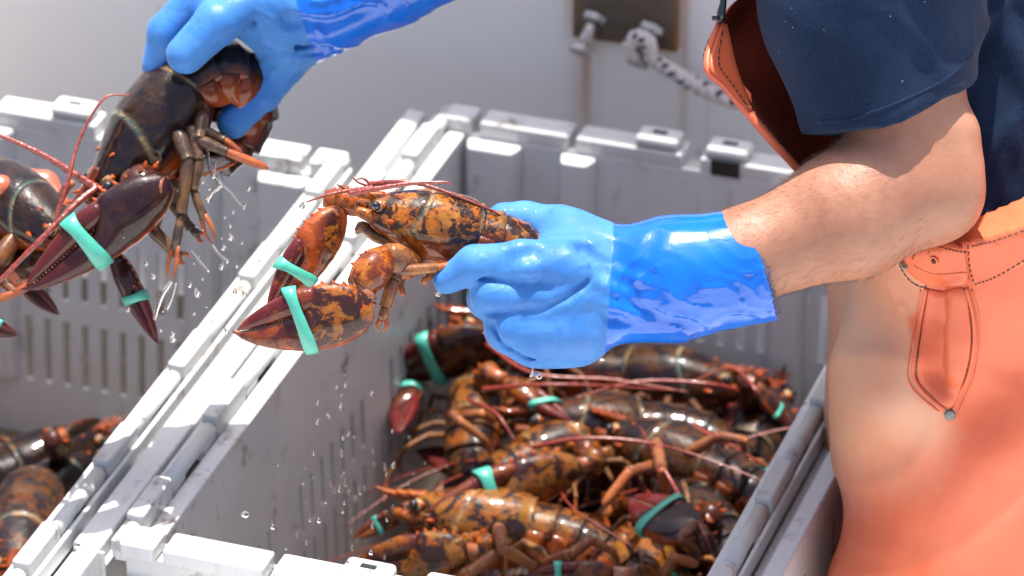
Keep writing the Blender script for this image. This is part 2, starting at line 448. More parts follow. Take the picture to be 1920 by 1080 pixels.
    # long sides: lip, hinge knuckles, groove, open lid hanging outside
    for s in (1, -1):
        xi = XR if s > 0 else XL
        lipw = 0.008 if s > 0 else 0.014
        X = lambda a: xi + s*a
        def bx(m, a0, a1, y0, y1, za, zb):
            lo, hi = sorted((X(a0), X(a1))); m.box((lo, y0, za), (hi, y1, zb))
        m = MB(); bx(m, -0.0004, lipw, -CL/2+.0262, CL/2-.0262, -0.020, -0.0118); m.build('rim_lip', pm, r, bevel=0.0015)
        per = 0.143; ph = 0.03 if s < 0 else 0.055
        y = -CL/2+0.004; k = 0; edges = [y]
        yy = -CL/2 + ph
        while yy < CL/2-0.01:
            edges += [yy, min(yy+0.058, CL/2-.004)]; yy += per
        edges.append(CL/2-.004); edges = sorted(set(edges))
        for i in range(len(edges)-1):
            ya, yc = edges[i]+.0013, edges[i+1]-.0013
            if yc-ya < .004: continue
            if i % 2 == 1:
                m = MB(); bx(m, lipw+.0002, lipw+.0138, ya, yc, -0.019, 0.0042); m.build('hinge_block', M['hinge'], r, bevel=0.0022, seg=3)
            else:
                m = MB(); c = X(lipw+.0066)
                ym = (ya+yc)/2
                m.add(*tube([(c, ya, -.0060), (c, yc, -.0060)], 0.0060, 14)); m.build('hinge_rod', M['hinge'], r, smooth=True)
                m = MB(); 
                lo, hi = sorted((X(lipw+.001), X(lipw+.0125)))
                for (q0, q1) in ((ya+.001, ya+(yc-ya)*.28), (yc-(yc-ya)*.28, yc-.001)):
                    m = MB(); m.box((lo, q0, -.020), (hi, q1, -.006)); m.build('hinge_web', pm, r, bevel=0.001)
        a = lipw+.014
        m = MB(); bx(m, a, a+.0035, -CL/2+.012, CL/2-.012, -0.022, -0.0075); m.build('hinge_strip', pm, r, bevel=0.001)
        # lid: groove, band and hanging panel, one folded profile
        prof = [(a+.004, -.026), (a+.004, -.0235), (a+.012, -.0215), (a+.0145, -.011), (a+.0285, -.0095), (a+.0300, -.013), (a+.0255, -.20), (a+.022, -.20), (a+.0262, -.014), (a+.016, -.0140), (a+.0135, -.026)]
        y0, y1 = -CL/2+.004, CL/2-.004
        vv = [(X(p[0]), y0, p[1]) for p in prof] + [(X(p[0]), y1, p[1]) for p in prof]; n = len(prof)
        ff = [(i, (i+1) % n, (i+1) % n+n, i+n) for i in range(n)] + [tuple(range(n))[::-1], tuple(range(n, 2*n))]
        if s < 0: ff = [q[::-1] for q in ff]
        m = MB(); m.add(vv, ff); o = m.build('lid_panel', pm, r, bevel=0.0012)
        for q in range(9):
            yq = -CL/2+.03+q*.078; m = MB(); bx(m, a+.0262, a+.0292, yq, yq+.0022, -.19, -.028); m.build('lid_seam', M['dark'], o)
        m = MB(); bx(m, a+.004, a+.028, y0-.0035, y0-.0003, -.10, -.012); m.build('lid_end', M['hinge'], o, bevel=0.002)
    return r
O = np.array([0, 0, ZR])
c_main = crate('lobster_crate', O + loc(0, .013, 0), 'grey plastic crate full of lobsters below the held lobster, lids hanging open', True)
c_left = crate('lobster_crate', O + loc(-0.470, -0.095, 0.0), 'grey plastic crate at the left edge under the dark dripping lobster', True)
# bench under the crates
m = MB(); m.box((-0.86, -0.52, ZR-CH-0.031), (0.30, 0.48, ZR-CH-0.001)); bt = empty('work_bench', (0, 0, 0), (0, 0, YAW))
tag(bt, 'dark wet plywood bench carrying the grey crates', 'bench'); m.build('bench_top', M['bench'], bt, bevel=0.003)
for (x, y) in ((-0.83, -0.49), (0.27, -0.49), (-0.83, 0.45), (0.27, 0.45)):
    MB().box((x-.025, y-.025, 0.001), (x+.025, y+.025, ZR-CH-0.0315)).build('leg', M['bench'], bt, bevel=0.002)
# ------------------------------------------------------------------ lobsters
def mat_shell():
    t = NT('lobster_shell')
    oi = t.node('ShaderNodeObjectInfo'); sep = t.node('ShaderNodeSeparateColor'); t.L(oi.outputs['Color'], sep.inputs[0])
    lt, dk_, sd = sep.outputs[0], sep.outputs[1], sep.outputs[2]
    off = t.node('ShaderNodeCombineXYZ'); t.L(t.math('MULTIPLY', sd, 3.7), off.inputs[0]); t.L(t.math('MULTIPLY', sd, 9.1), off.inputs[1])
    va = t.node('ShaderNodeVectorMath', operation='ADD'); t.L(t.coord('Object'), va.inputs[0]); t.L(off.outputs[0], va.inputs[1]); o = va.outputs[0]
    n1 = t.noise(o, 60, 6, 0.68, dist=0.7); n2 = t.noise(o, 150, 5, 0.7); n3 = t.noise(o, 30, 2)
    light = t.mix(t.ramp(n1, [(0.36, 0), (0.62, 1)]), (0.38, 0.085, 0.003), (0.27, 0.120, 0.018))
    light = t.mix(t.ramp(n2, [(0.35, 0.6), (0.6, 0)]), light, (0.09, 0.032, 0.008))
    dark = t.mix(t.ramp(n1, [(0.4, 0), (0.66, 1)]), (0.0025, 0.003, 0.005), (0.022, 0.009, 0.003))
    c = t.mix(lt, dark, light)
    # blotches
    bl = t.noise(o, 74, 6, 0.70, dist=0.5); bb = t.math('ADD', bl, t.math('MULTIPLY', t.math('SUBTRACT', dk_, 0.5), 0.42))
    sp = t.vor(o, 190, rand=1.0)
    spots = t.math('MULTIPLY', t.ramp(sp, [(0.20, 1), (0.30, 0)]), t.ramp(n3, [(0.40, 0), (0.5, 1)]))
    bm = t.math('MAXIMUM', t.ramp(bb, [(0.485, 0), (0.545, 1)]), t.math('MULTIPLY', spots, 0.8))
    c = t.mix(t.math('MULTIPLY', bm, 0.94), c, (0.007, 0.004, 0.006))
    pat = t.attr('pat'); pj = t.math('MULTIPLY', pat, t.ramp(n2, [(0.2, 0.75), (0.6, 1)]), True)
    c = t.mix(pj, c, t.mix(n1, (0.24, 0.022, 0.004), (0.40, 0.085, 0.008)))
    cr = t.attr('cream'); c = t.mix(cr, c, t.mix(t.ramp(n1, [(0.45, 0), (0.55, 1)]), (0.07, 0.12, 0.10), (0.36, 0.25, 0.12)))
    br = t.attr('bar'); c = t.mix(t.math('MULTIPLY', br, t.ramp(n2, [(0.3, 0.5), (0.5, 1)])), c, (0.008, 0.005, 0.006))
    rd = t.attr('red'); c = t.mix(t.math('MULTIPLY', rd, 0.85), c, (0.085, 0.007, 0.010))
    dr = t.vor(o, 330, feat='SMOOTH_F1'); big = t.noise(o, 220, 3, 0.6)
    h = t.math('ADD', t.math('MULTIPLY', t.ramp(dr, [(0.1, 1), (0.4, 0)]), 0.7), t.math('MULTIPLY', big, 0.9))
    pit = t.noise(o, 800, 3, 0.6); lum = t.noise(o, 90, 3, 0.5)
    h = t.math('ADD', h, t.math('ADD', t.math('MULTIPLY', pit, 0.5), t.math('MULTIPLY', lum, 1.6)))
    b = t.bump(h, 0.34, 0.0009)
    return t.set(Base_Color=c, Roughness=0.34, Normal=b, Coat_Weight=0.75, Coat_Roughness=0.04, Coat_IOR=1.40, Specular_IOR_Level=0.08)
def mat_antenna():
    t = NT('antenna_red'); o = t.coord('Object')
    n = t.noise(o, 600, 2); c = t.mix(t.ramp(n, [(0.4, 0), (0.6, 1)]), (0.13, 0.012, 0.008), (0.26, 0.038, 0.018))
    return t.set(Base_Color=c, Roughness=0.3, Coat_Weight=0.7, Normal=t.bump(n, 0.6, 0.0006))
M.update(shell=mat_shell(), antenna=mat_antenna(),
    eye=mat_simple('eye_black', (0.004, 0.004, 0.005), 0.08, coat=1),
    cream=mat_simple('joint_membrane', (0.26, 0.075, 0.025), 0.35, coat=0.8, bump=0.2, scale=300, var=0.2),
    band=mat_simple('rubber_band_green', (0.05, 0.33, 0.245), 0.42, bump=0.25, scale=90, var=0.12, coat=0.25))
SH = M['shell']
def sect(cy, cz, a, b, n, x, p=1.0):
    th = np.linspace(0, 2*PI, n, endpoint=False); c, s_ = np.cos(th), np.sin(th)
    return np.column_stack([np.full(n, x), cy + a*np.sign(c)*np.abs(c)**p, cz + b*np.sign(s_)*np.abs(s_)**p])
def ip(x, xs, ys): return np.interp(x, xs, ys)
def smooth_ip(x, xs, ys):
    q = catmull(np.column_stack([xs, ys, np.zeros(len(xs))]), 160); return np.interp(x, q[:, 0], q[:, 1])
def spike(m, p, d, h, r, a=1.0):
    d = nrm(d); p = np.asarray(p, float)
    v, f = tube([p-d*r*.6, p+d*h*.25, p+d*h*.7, p+d*h], [r, r*.85, r*.4, r*.06], 6); m.add(v, f, [a]*len(v))

def part(name, v, f, mat, parent, A=None):
    return mk(name, v, f, mat, parent, True, attrs=A)

def build_carapace(par, s):
    nx, n = 64, 56; L = 0.080
    xs = np.linspace(0, 1, nx); R = []
    W = smooth_ip(xs, [0, .12, .38, .62, .85, .96, 1], [.0205, .0232, .0246, .0226, .0165, .0115, .007])
    T = smooth_ip(xs, [0, .15, .42, .62, .85, .96, 1], [.0200, .0235, .0258, .0235, .0190, .0160, .0120])
    B = smooth_ip(xs, [0, .12, .30, .55, .80, .95, 1], [.0190, .0245, .0275, .0235, .0130, .0060, .001])
    th = np.linspace(0, 2*PI, n, endpoint=False); pat, cream, red = [], [], []
    for i, t in enumerate(xs):
        x = L*t; c, sn = np.cos(th), np.sin(th); up = sn > 0
        y = W[i]*np.sign(c)*np.abs(c)**np.where(up, .92, .72)*(1-.30*np.clip(-sn, 0, 1)**2)
        z = np.where(up, T[i]*np.abs(sn)**.95, -B[i]*np.abs(sn)**1.15)
        g = 0.47 + .17*(1-np.abs(sn))*up + .30*(~up)*1.0*np.clip(-sn*1.2, 0, 1) + .14*np.where(up, 0, 1)   # cervical groove
        dg = np.exp(-((t-g)/.016)**2)*(sn > -.55)
        dm = np.exp(-((np.abs(c))/.05)**2)*up*.5                                               # middle line
        lip = np.exp(-((t-.035)/.012)**2)
        branch = np.exp(-((sn-.55)/.06)**2)*(t < .45)*.35
        k = 1-.058*dg-.018*dm-.05*lip-.012*branch
        ph = 1+.006*np.sin(x*900+th*9)*np.sin(th*23+x*300)
        R.append(np.column_stack([np.full(n, x), y*k*ph, z*k*ph]))
        pat += list(np.clip((-sn-.15)*1.8, 0, .65)*np.clip(t*3, .35, 1))
        cream += list(np.clip(dg*.65+lip*.45, 0, .8)); red += [0]*n
    R = np.array(R); v, f = rings(R)
    pat += [0, 0]; cream += [0, 0]
    m = MB(); m.add(v, f, pat)
    nv = len(m.v)
    # rostrum with teeth, spines behind the eyes, bumps
    rv, rf = tube([(.070, 0, .0165), (.082, 0, .0160), (.094, 0, .0168), (.104, 0, .0205)], [.0036, .0033, .0022, .0004], 8, flat=1.2, samples=14); m.add(rv, rf, [.35]*len(rv))
    for sg in (1, -1):
        for x, h in ((.080, .0045), (.087, .005), (.094, .0045)):
            spike(m, (x, sg*.0042, .0172), (.7, sg*.6, .45), h, .0013)
        spike(m, (.071, sg*.0125, .0125), (.9, sg*.2, .3), .006, .0018)
        spike(m, (.064, sg*.0185, .0035), (.9, sg*.3, .2), .005, .0017)
        spike(m, (.060, sg*.0095, .0185), (.8, 0, .5), .003, .0013)
    o = part('carapace', m.v, m.f, SH, par, {'pat': m.a, 'cream': cream+[0]*(len(m.v)-nv)})
    # underside: breast plate and mouth parts
    m = MB(); v, f = tube([(.010, 0, -.0160), (.035, 0, -.0205), (.062, 0, -.0150)], [.005, .008, .006], 10, flat=1.6, samples=10); m.add(v, f, [.5]*len(v))
    part('breast_plate', m.v, m.f, SH, o, {'pat': m.a})
    for sg in (1, -1):
        m = MB(); v, f = tube([(.058, sg*.006, -.0150), (.072, sg*.0065, -.0120), (.082, sg*.006, -.0070), (.086, sg*.003, -.0110)], [.0026, .0033, .0028, .0014], 8, samples=16); m.add(v, f, [.25]*len(v))
        part('mouth_part', m.v, m.f, SH, par, {'pat': m.a, 'cream': [.25]*len(m.v)})
        m = MB(); v, f = tube([(.070, sg*.009, .0020), (.079, sg*.0105, .0040), (.089, sg*.0085, .0060)], [.0040, .0046, .0034], 10, samples=12); m.add(v, f, [.3]*len(v))
        for q in range(4): spike(m, (.076+q*.003, sg*(.014-q*.001), .0065), (.6, sg*.5, .5), .003, .0009)
        part('antenna_base', m.v, m.f, SH, par, {'pat': m.a})
        # eye on its stalk in the notch beside the rostrum
        m = MB(); v, f = tube([(.0715, sg*.0085, .0105), (.0755, sg*.0115, .0120)], [.0036, .0044], 10); m.add(v, f, [.6]*len(v))
        st = part('eye_stalk', m.v, m.f, SH, par, {'pat': m.a, 'cream': [.7]*len(v)})
        v, f = sphere((.0765, sg*.0138, .0122), .0034, 12, 8); part('eye', v, f, M['eye'], st)
    return o
def sphere(c, r, n=12, k=8, sc=(1, 1, 1)):
    ph = np.linspace(.08, PI-.08, k); th = np.linspace(0, 2*PI, n, endpoint=False)
    R = np.array([[[c[0]+sc[0]*r*math.sin(p)*math.cos(t), c[1]+sc[1]*r*math.sin(p)*math.sin(t), c[2]-sc[2]*r*math.cos(p)] for t in th] for p in ph])
    return rings(R)

def build_abdomen(par, bends, yaws=None, twist=0, segl=.0160):
    """bends: curl downwards in degrees per segment"""
    T = np.array([-1., 0, 0]); N = np.array([0, 0, 1.]); p = np.array([.004, 0, .0005]); yaws = yaws or [0]*8
    wd = [.0212, .0208, .0200, .0188, .0174, .0158]; ht = [.0170, .0168, .0162, .0152, .0142, .0128]
    def rot(v, ax, a):
        return np.array(Matrix.Rotation(math.radians(a), 3, Vector(ax)) @ Vector(v))
    for k in range(6):
        Bv = np.cross(T, N)
        a = bends[k]; ax = nrm(np.cross(T, -N)); T = nrm(rot(T, ax, a)); N = nrm(rot(N, ax, a))
        T = nrm(rot(T, N, yaws[k])); Bv = nrm(np.cross(T, N))
        n = 30; th = np.linspace(0, 2*PI, n, endpoint=False); R = []; pat = []; cr = []; bar = []
        for (s_, kk) in ((-.34, .86), (-.10, .93), (.02, .985), (.30, 1.01), (.72, 1.0), (.98, 1.035), (1.06, 1.03), (1.05, .93), (.80, .86)):
            c, sn = np.cos(th), np.sin(th); w_ = wd[k]*kk; h_ = ht[k]*kk
            y = w_*np.sign(c)*np.abs(c)**.9*np.where(sn < 0, 1-.12*np.abs(sn), 1); z = np.where(sn > 0, h_*sn, h_*.55*sn)
            q = p + T*segl*s_; R.append(q[None] + y[:, None]*Bv[None] + z[:, None]*N[None])
            pat += list(np.clip((-sn+.35)*1.5, 0, .85)); cr += list(np.full(n, .5 if s_ < -.2 else (.12 if s_ > 1.0 else 0))); bar += list(np.clip({-.10: .9, .02: 1.0, .30: .15, .72: 0, .98: .75}.get(s_, .3)*(1.05-.25*sn), 0, 1))
        v, f = rings(np.array(R)); m = MB(); m.add(v, f, pat+[0, 0]); cr += [0, 0]
        if k < 5:
            for sg in (1, -1):       # pleura: pointed side flaps
                a0 = p + T*segl*.40 + Bv*sg*wd[k]*.93 - N*ht[k]*.02
                v, f = tube([a0+N*.002, a0-N*.006+Bv*sg*.0008, a0-N*.0120+T*.0035, a0-N*.0165+T*.0085], [.0070, .0068, .0045, .0006], 10, ref=T, flat=.30, samples=9)
                m.add(v, f, list(np.linspace(.2, 1, len(v)))); cr += [0]*len(v)
        bar += [0]*(len(m.v)-len(bar)); part('tail_segment', m.v, m.f, SH, par, {'pat': m.a, 'cream': cr, 'bar': bar})
        p = p + T*segl
    # tail fan
    Bv = nrm(np.cross(T, N))
    T2 = nrm(rot(T, nrm(np.cross(T, -N)), bends[6] if len(bends) > 6 else 5)); N2 = nrm(np.cross(Bv, T2))
    for (ang, L, wq, dz) in ((0, .033, .0118, .0016), (24, .034, .0125, -.001), (-24, .034, .0125, -.001), (50, .033, .0130, -.003), (-50, .033, .0130, -.003)):
        d = nrm(T2*math.cos(math.radians(ang)) + Bv*math.sin(math.radians(ang))); sd_ = nrm(np.cross(N2, d))
        q0 = p - T*.003 + Bv*.010*math.sin(math.radians(ang))*1.1 + N2*dz
        ss = np.linspace(0, 1, 12); R = []; pat = []
        for x in ss:
            ww = wq*(.42+.75*math.sin(min(x*1.25, 1)*PI/2))*(1 if x < .86 else math.sqrt(max(0, 1-((x-.86)/.145)**2)))
            tt = .0017*(1-.6*x)
            th = np.linspace(0, 2*PI, 16, endpoint=False); q = q0 + d*L*x - N2*.004*x*x
            R.append(q[None] + (ww*np.cos(th))[:, None]*sd_[None] + ((tt*np.sin(th)+.0012*(1-np.cos(th)**2)))[:, None]*N2[None])
            pat += [.35 + .65*(x > .78)]*16
        v, f = rings(np.array(R)); part('tail_lobe', v, f, SH, par, {'pat': pat+[.3, 1], 'cream': [0]*len(v)})

def build_claw(par, base, tip, wdir, wk=1.0, band=.50, tilt=.18, crusher=True, redtip=.7, teeth=True, thin=1.0, under=.45, basepat=0.0):
    base = np.asarray(base, float); tip = np.asarray(tip, float); X = tip-base; L = np.linalg.norm(X); X = X/L
    wdir = np.asarray(wdir, float); Y = nrm(wdir - X*np.dot(wdir, X)); Z = np.cross(X, Y)
    def tr(v): v = np.asarray(v); return base[None] + L*(v[:, 0:1]*X[None] + v[:, 1:2]*Y[None]*wk + v[:, 2:3]*Z[None]*thin)
    xs = np.concatenate([np.linspace(0, .40, 15), np.linspace(.42, .99, 26), [1.0]])
    lo = smooth_ip(xs, [0, .05, .14, .28, .45, .62, .80, .93, 1.0], [-.055, -.105, -.155, -.190, -.190, -.165, -.115, -.055, .004])
    hi = smooth_ip(xs, [0, .05, .14, .28, .38, .43, .50, .62, .80, .93, 1.0], [.060, .110, .165, .195, .190, .120, .045, .032, .012, .002, .016])
    hz = smooth_ip(xs, [0, .06, .16, .30, .45, .62, .80, .93, 1.0], [.045, .068, .090, .100, .088, .066, .046, .025, .004])
    n = 26; th = np.linspace(0, 2*PI, n, endpoint=False); R = []; pat = []; red = []
    for x, a, b, h in zip(xs, lo, hi, hz):
        c, s_ = np.cos(th), np.sin(th); w_ = (b-a)/2
        y = (a+b)/2 + w_*np.sign(c)*np.abs(c)**.95*(1+.012*np.sin(x*60)); z = h*np.sign(s_)*np.abs(s_)**.85*(1-.10*np.clip(c, 0, 1))
        R.append(np.column_stack([np.full(n, x), y, z]))
        e = np.clip((-c-.80)/.16, 0, 1); pat += list(np.clip(e*.95 + under*(s_ < -.3) + basepat*(.5+.5*np.sin(th*2+x*9)), 0, 1)); red += [(np.clip((x-.36)*2.6, 0, 1)*.80+.20)*redtip]*n
    R = np.array(R); v, f = rings(R); k = len(v)
    m = MB(); m.add(tr(v), f, pat+[0, 1]); red += [0, redtip]
    for x in (.10, .17, .245, .32, .385):     # knobs along the inner margin
        yy = ip(x, xs, hi); q = tr([(x, yy*.97, .02)])[0]; spike(m, q, Y+.25*Z+.3*X, L*.030, L*.016)
    spike(m, tr([(.40, .13, .07)])[0], Z+Y*.4, L*.022, L*.015)
    if teeth:
        r2 = random.Random(int(L*1e5))
        for q in range(44):
            x = .47+(q % 22)*.0215; yy = ip(x, xs, hi); h = L*(.008+.010*r2.random()); a0 = tr([(x, yy-.006, (.026 if q < 22 else -.026)*(1.35-x))])[0]
            spike(m, a0, Y+.3*X*r2.uniform(-1, 1)+Z*(.5 if q < 22 else -.5), h, L*.0065, .15)
    nt_ = len(m.v)-len(red); red += [0]*nt_
    cr = [0]*k + [.0]*(len(m.v)-k)
    if teeth:
        for i_ in range(len(m.v)-44*26, len(m.v)): cr[i_] = .9
    o = part('claw', m.v, m.f, SH, par, {'pat': m.a, 'red': red, 'cream': cr})
    # movable finger
    xs2 = np.linspace(.385, .965, 24)
    lo2 = smooth_ip(xs2, [.385, .45, .55, .72, .88, .965], [.070, .050, .036, .018, .006, .006])
    hi2 = smooth_ip(xs2, [.385, .45, .55, .72, .88, .965], [.185, .192, .186, .140, .075, .018])
    hz2 = smooth_ip(xs2, [.385, .45, .55, .72, .88, .965], [.055, .062, .056, .044, .028, .004]); R = []
    for x, a, b, h in zip(xs2, lo2, hi2, hz2): R.append(sect((a+b)/2, 0, (b-a)/2, h, 18, x, .92))
    R = np.array(R); v, f = rings(R); pat = [0.10]*len(v); 
    part('claw_finger', tr(v), f, SH, o, {'pat': pat, 'red': [min(1, redtip*1.15)]*len(v), 'cream': [0]*len(v)})
    if band is not None:
        nb = 40; th = np.linspace(0, 2*PI, nb, endpoint=False); rs = []
        a0, b0 = ip(band, xs, lo), max(ip(band, xs2, hi2), ip(band, xs, hi)); cy = (a0+b0)/2; sa = (b0-a0)/2+.012; sb = max(ip(band, xs, hz), ip(band, xs2, hz2))+.012
        prof = [(-.046, 0), (-.043, .010), (0, .0115), (.043, .010), (.046, 0), (.043, -.002), (-.043, -.002)]
        V = []
        for t_ in th:
            c, s_ = math.cos(t_), math.sin(t_)
            bx_ = np.sign(c)*abs(c)**.8; by_ = np.sign(s_)*abs(s_)**.72
            for (dx, dr) in prof:
                wv = .004*math.sin(t_*3+dx*40)
                V.append((band + dx*(1+.10*math.sin(t_*2+1)) + tilt*bx_*sa + wv, cy + bx_*(sa+dr), by_*(sb+dr)*1.0))
        q = len(prof); F_ = [(i*q+j, i*q+(j+1) % q, ((i+1) % nb)*q+(j+1) % q, ((i+1) % nb)*q+j) for i in range(nb) for j in range(q)]
        part('rubber_band', tr(V), F_, M['band'], par)
    return o
def build_arm(par, pts, r=(.0055, .0085, .0110, .0120), last_k=1.0, seed=1, name='claw_arm', pat=.10):
    """upper joint, wrist lump with spines"""
    m = MB(); p = [np.asarray(x, float) for x in pts]; rr = random.Random(seed)
    v, f = tube([p[0], (p[0]*.4+p[1]*.6), p[1]], [r[0], r[1], r[1]*.85], 12, samples=10, flat=.8); m.add(v, f, [.30]*len(v))
    o = part(name, m.v, m.f, SH, par, {'pat': m.a, 'cream': [.15]*len(m.v)})
    m = MB(); a, b = p[1], p[2]; d = b-a
    v, f = tube([a-d*.12, a+d*.25, a+d*.62, b+d*.05], [r[2]*.62, r[2]*1.05, r[3], r[3]*.66], 18, samples=20, flat=.9); m.add(v, f, [pat]*len(v))
    for q in range(7):
        u_ = nrm([rr.uniform(-1, 1), rr.uniform(-1, 1), rr.uniform(.1, 1)]); u_ = nrm(u_ - nrm(d)*np.dot(u_, nrm(d)))
        spike(m, a+d*rr.uniform(.2, .9)+u_*r[3]*.82, u_+nrm(d)*.6, .0045, .0019)
    part('wrist_joint', m.v, m.f, SH, par, {'pat': m.a, 'cream': [0]*len(m.v)})
    q = [p[2]-d*.05, p[3]]; v, f = tube([q[0], (q[0]+q[1])/2, q[1]], [r[3]*.50, r[3]*.44, r[3]*.50], 12); part('joint_membrane', v, f, M['cream'], par)
def build_leg(par, pts, r0=.0034, fork=True, pat=.35):
    m = MB(); p = [np.asarray(x, float) for x in pts]; n = len(p)
    for i in range(n-1):
        a, b = p[i], p[i+1]; r1 = r0*(1-.18*i); d = b-a
        last = i == n-2
        if last and fork:
            sdv = nrm(np.cross(d, [.3, .5, .81])); L = np.linalg.norm(d)
            v, f = tube([a-d*.05, a+d*.3, a+d*.55], [r1*.8, r1*1.05, r1*.9], 8); m.add(v, f, [pat]*len(v))
            for sg in (1, -1):
                v, f = tube([a+d*.48+sdv*sg*r1*.45, a+d*.75+sdv*sg*r1*1.0, b+sdv*sg*r1*.55], [r1*.6, r1*.5, r1*.12], 7, samples=7); m.add(v, f, [1.0]*len(v))
        else:
            v, f = tube([a-d*.04, a+d*.2, a+d*.85, b], [r1*.85, r1*1.1, r1*.95, r1*(.15 if last else 1.05)], 8, samples=8); m.add(v, f, [pat if not last else .9]*len(v))
    return part('walking_leg', m.v, m.f, SH, par, {'pat': m.a, 'cream': [.18]*len(m.v)})
def build_antenna(par, pts, r=.0013):
    n = 46; q = catmull(pts, n); rad = np.linspace(r, r*.28, n)*(1+.10*np.sin(np.arange(n)*2.1))
    v, f = tube(q, rad, 6); return part('antenna', v, f, M['antenna'], par)

def standard(par, pose):
    """a lobster lying belly down; pose changes tail, claws, legs, feelers"""
    build_carapace(par, 1)
    build_abdomen(par, pose['bend'], pose.get('yaw'))
    rr = random.Random(pose['seed'])
    for sg in (1, -1):
        c = pose['claw'][0 if sg > 0 else 1]     # (sweep deg, raise deg, length, width dir roll deg)
        sw, ra, L, ro, wk = c
        b = np.array([.058, sg*.013, -.010]); j1 = b + np.array([.020, sg*.026, .002])
        d = nrm([math.cos(math.radians(sw)), sg*math.sin(math.radians(sw)), math.sin(math.radians(ra))])
        j2 = j1 + nrm(d+np.array([0.4, sg*.25, .2]))*.024; j3 = j2 + d*.012
        build_arm(par, [b, j1, j2, j3], seed=pose['seed']+sg)
        side = np.array([0, -sg, 0.]); upz = np.array([0, 0, 1.]); a = math.radians(ro)
        build_claw(par, j3, j3+d*L, side*math.cos(a)+upz*math.sin(a), wk, band=pose.get('band', .5), tilt=rr.uniform(-.25, .35))
        for k in range(4):
            x0 = .050-k*.012; out = 0.030+.006*k
            fx = (.020, .006, -.012, -.028)[k]+rr.uniform(-.008, .008); dz = rr.uniform(-.008, .012)
            build_leg(par, [(x0, sg*.010, -.015), (x0+fx*.4, sg*(.010+out*.5), -.004+dz), (x0+fx*.9, sg*(.012+out), -.006+dz), (x0+fx*1.5, sg*(.014+out*1.35), -.024+dz*.6), (x0+fx*2.0, sg*(.015+out*1.45), -.034+dz*.6)], fork=k < 2)
        an = pose['ant'][0 if sg > 0 else 1]
        build_antenna(par, [(.086, sg*.0085, .006)]+[(x, y, z) for (x, y, z) in an])
        v, f = tube([(.084, sg*.003, .010), (.098, sg*.006, .016), (.116, sg*.012, .017), (.130, sg*.020, .012)], [.0009, .0008, .0006, .0002], 5, samples=12)
        part('antennule', v, f, M['antenna'], par)
POSES = [
    dict(seed=3, bend=[4, 6, 8, 8, 8, 8, 4], claw=[(12, -4, .115, 15, 1.0), (18, 2, .105, 40, .9)], ant=[[(.14, .03, .03), (.20, .08, .035), (.24, .16, .01)], [(.12, -.03, .04), (.10, -.10, .05), (.04, -.16, .02)]]),
    dict(seed=8, bend=[8, 14, 20, 24, 24, 22, 12], yaw=[0, 3, 4, 4, 4, 0], claw=[(30, -8, .118, 5, 1.05), (6, 6, .11, 60, .92)], ant=[[(.13, .02, .04), (.08, .06, .06), (-.02, .07, .05), (-.10, .05, .03)], [(.14, -.02, .03), (.20, -.03, .03), (.26, -.01, .0)]]),
    dict(seed=21, bend=[2, 4, 6, 8, 10, 12, 6], yaw=[0, -4, -6, -6, -4, 0], claw=[(2, 0, .112, 75, .95), (38, -6, .12, 10, 1.05)], ant=[[(.15, .05, .03), (.19, .12, .02)], [(.12, -.02, .05), (.05, -.03, .065), (-.05, -.05, .05), (-.12, -.08, .02)]]),
    dict(seed=34, bend=[12, 20, 28, 32, 30, 24, 10], claw=[(20, -14, .11, 25, 1.0), (24, -10, .112, 20, 1.0)], ant=[[(.13, .04, .03), (.17, .10, .03), (.16, .18, .0)], [(.14, -.04, .03), (.18, -.10, .02), (.22, -.14, .0)]]),
]
PROTO = {}
def kids(o): return [c for c in bpy.data.objects if c.parent == o]
TREE = {}
def tree(o):
    if o.name not in TREE:
        TREE[o.name] = [(c, kids(c)) for c in kids(o)]
    return TREE[o.name]
def set_color(o, col):
    for c, g in tree(o):
        c.color = col
        for x in g: x.color = col
def frame_mat(origin, X, Z, s=1.0):
    X = nrm(X); Z = nrm(np.asarray(Z, float) - X*np.dot(X, Z)); Y = np.cross(Z, X)
    m = Matrix(((X[0]*s, Y[0]*s, Z[0]*s, origin[0]), (X[1]*s, Y[1]*s, Z[1]*s, origin[1]), (X[2]*s, Y[2]*s, Z[2]*s, origin[2]), (0, 0, 0, 1)))
    return m
def lay(pose, origin, X, Z, label, col, s=1.0, group='lobsters in the crates'):
    if pose not in PROTO:
        r = empty('lobster'); standard(r, POSES[pose]); PROTO[pose] = r; tree(r)
    else:
        src = PROTO[pose]; r = src.copy(); COL.objects.link(r); ch = []
        for c, g in tree(src):
            c2 = c.copy(); COL.objects.link(c2); c2.parent = r; gg = []
            for x in g:
                x2 = x.copy(); COL.objects.link(x2); x2.parent = c2; gg.append(x2)
            ch.append((c2, gg))
        TREE[r.name] = ch
    r.matrix_world = frame_mat(origin, X, Z, s); tag(r, label, 'lobster', group)
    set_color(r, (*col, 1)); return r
# each: pose, rear end of carapace (pixel), head (pixel), height above rim plane, roll, size, colour(light, blotch, seed), label
def lay_px(pose, rear, head, z, label, col, roll=0, s=1.0, pitch=0, zz=ZR):
    a = PZ(rear[0], rear[1], zz+z); b = PZ(head[0], head[1], zz+z); X = nrm(b-a); X = nrm(X+np.array([0, 0, math.tan(math.radians(pitch))]))
    Zv = np.array([0, 0, 1.]); side = np.cross(Zv, X); a_ = math.radians(roll)
    Zv = Zv*math.cos(a_) + side*math.sin(a_)
    return lay(pose, a, X, Zv, label, col, s)

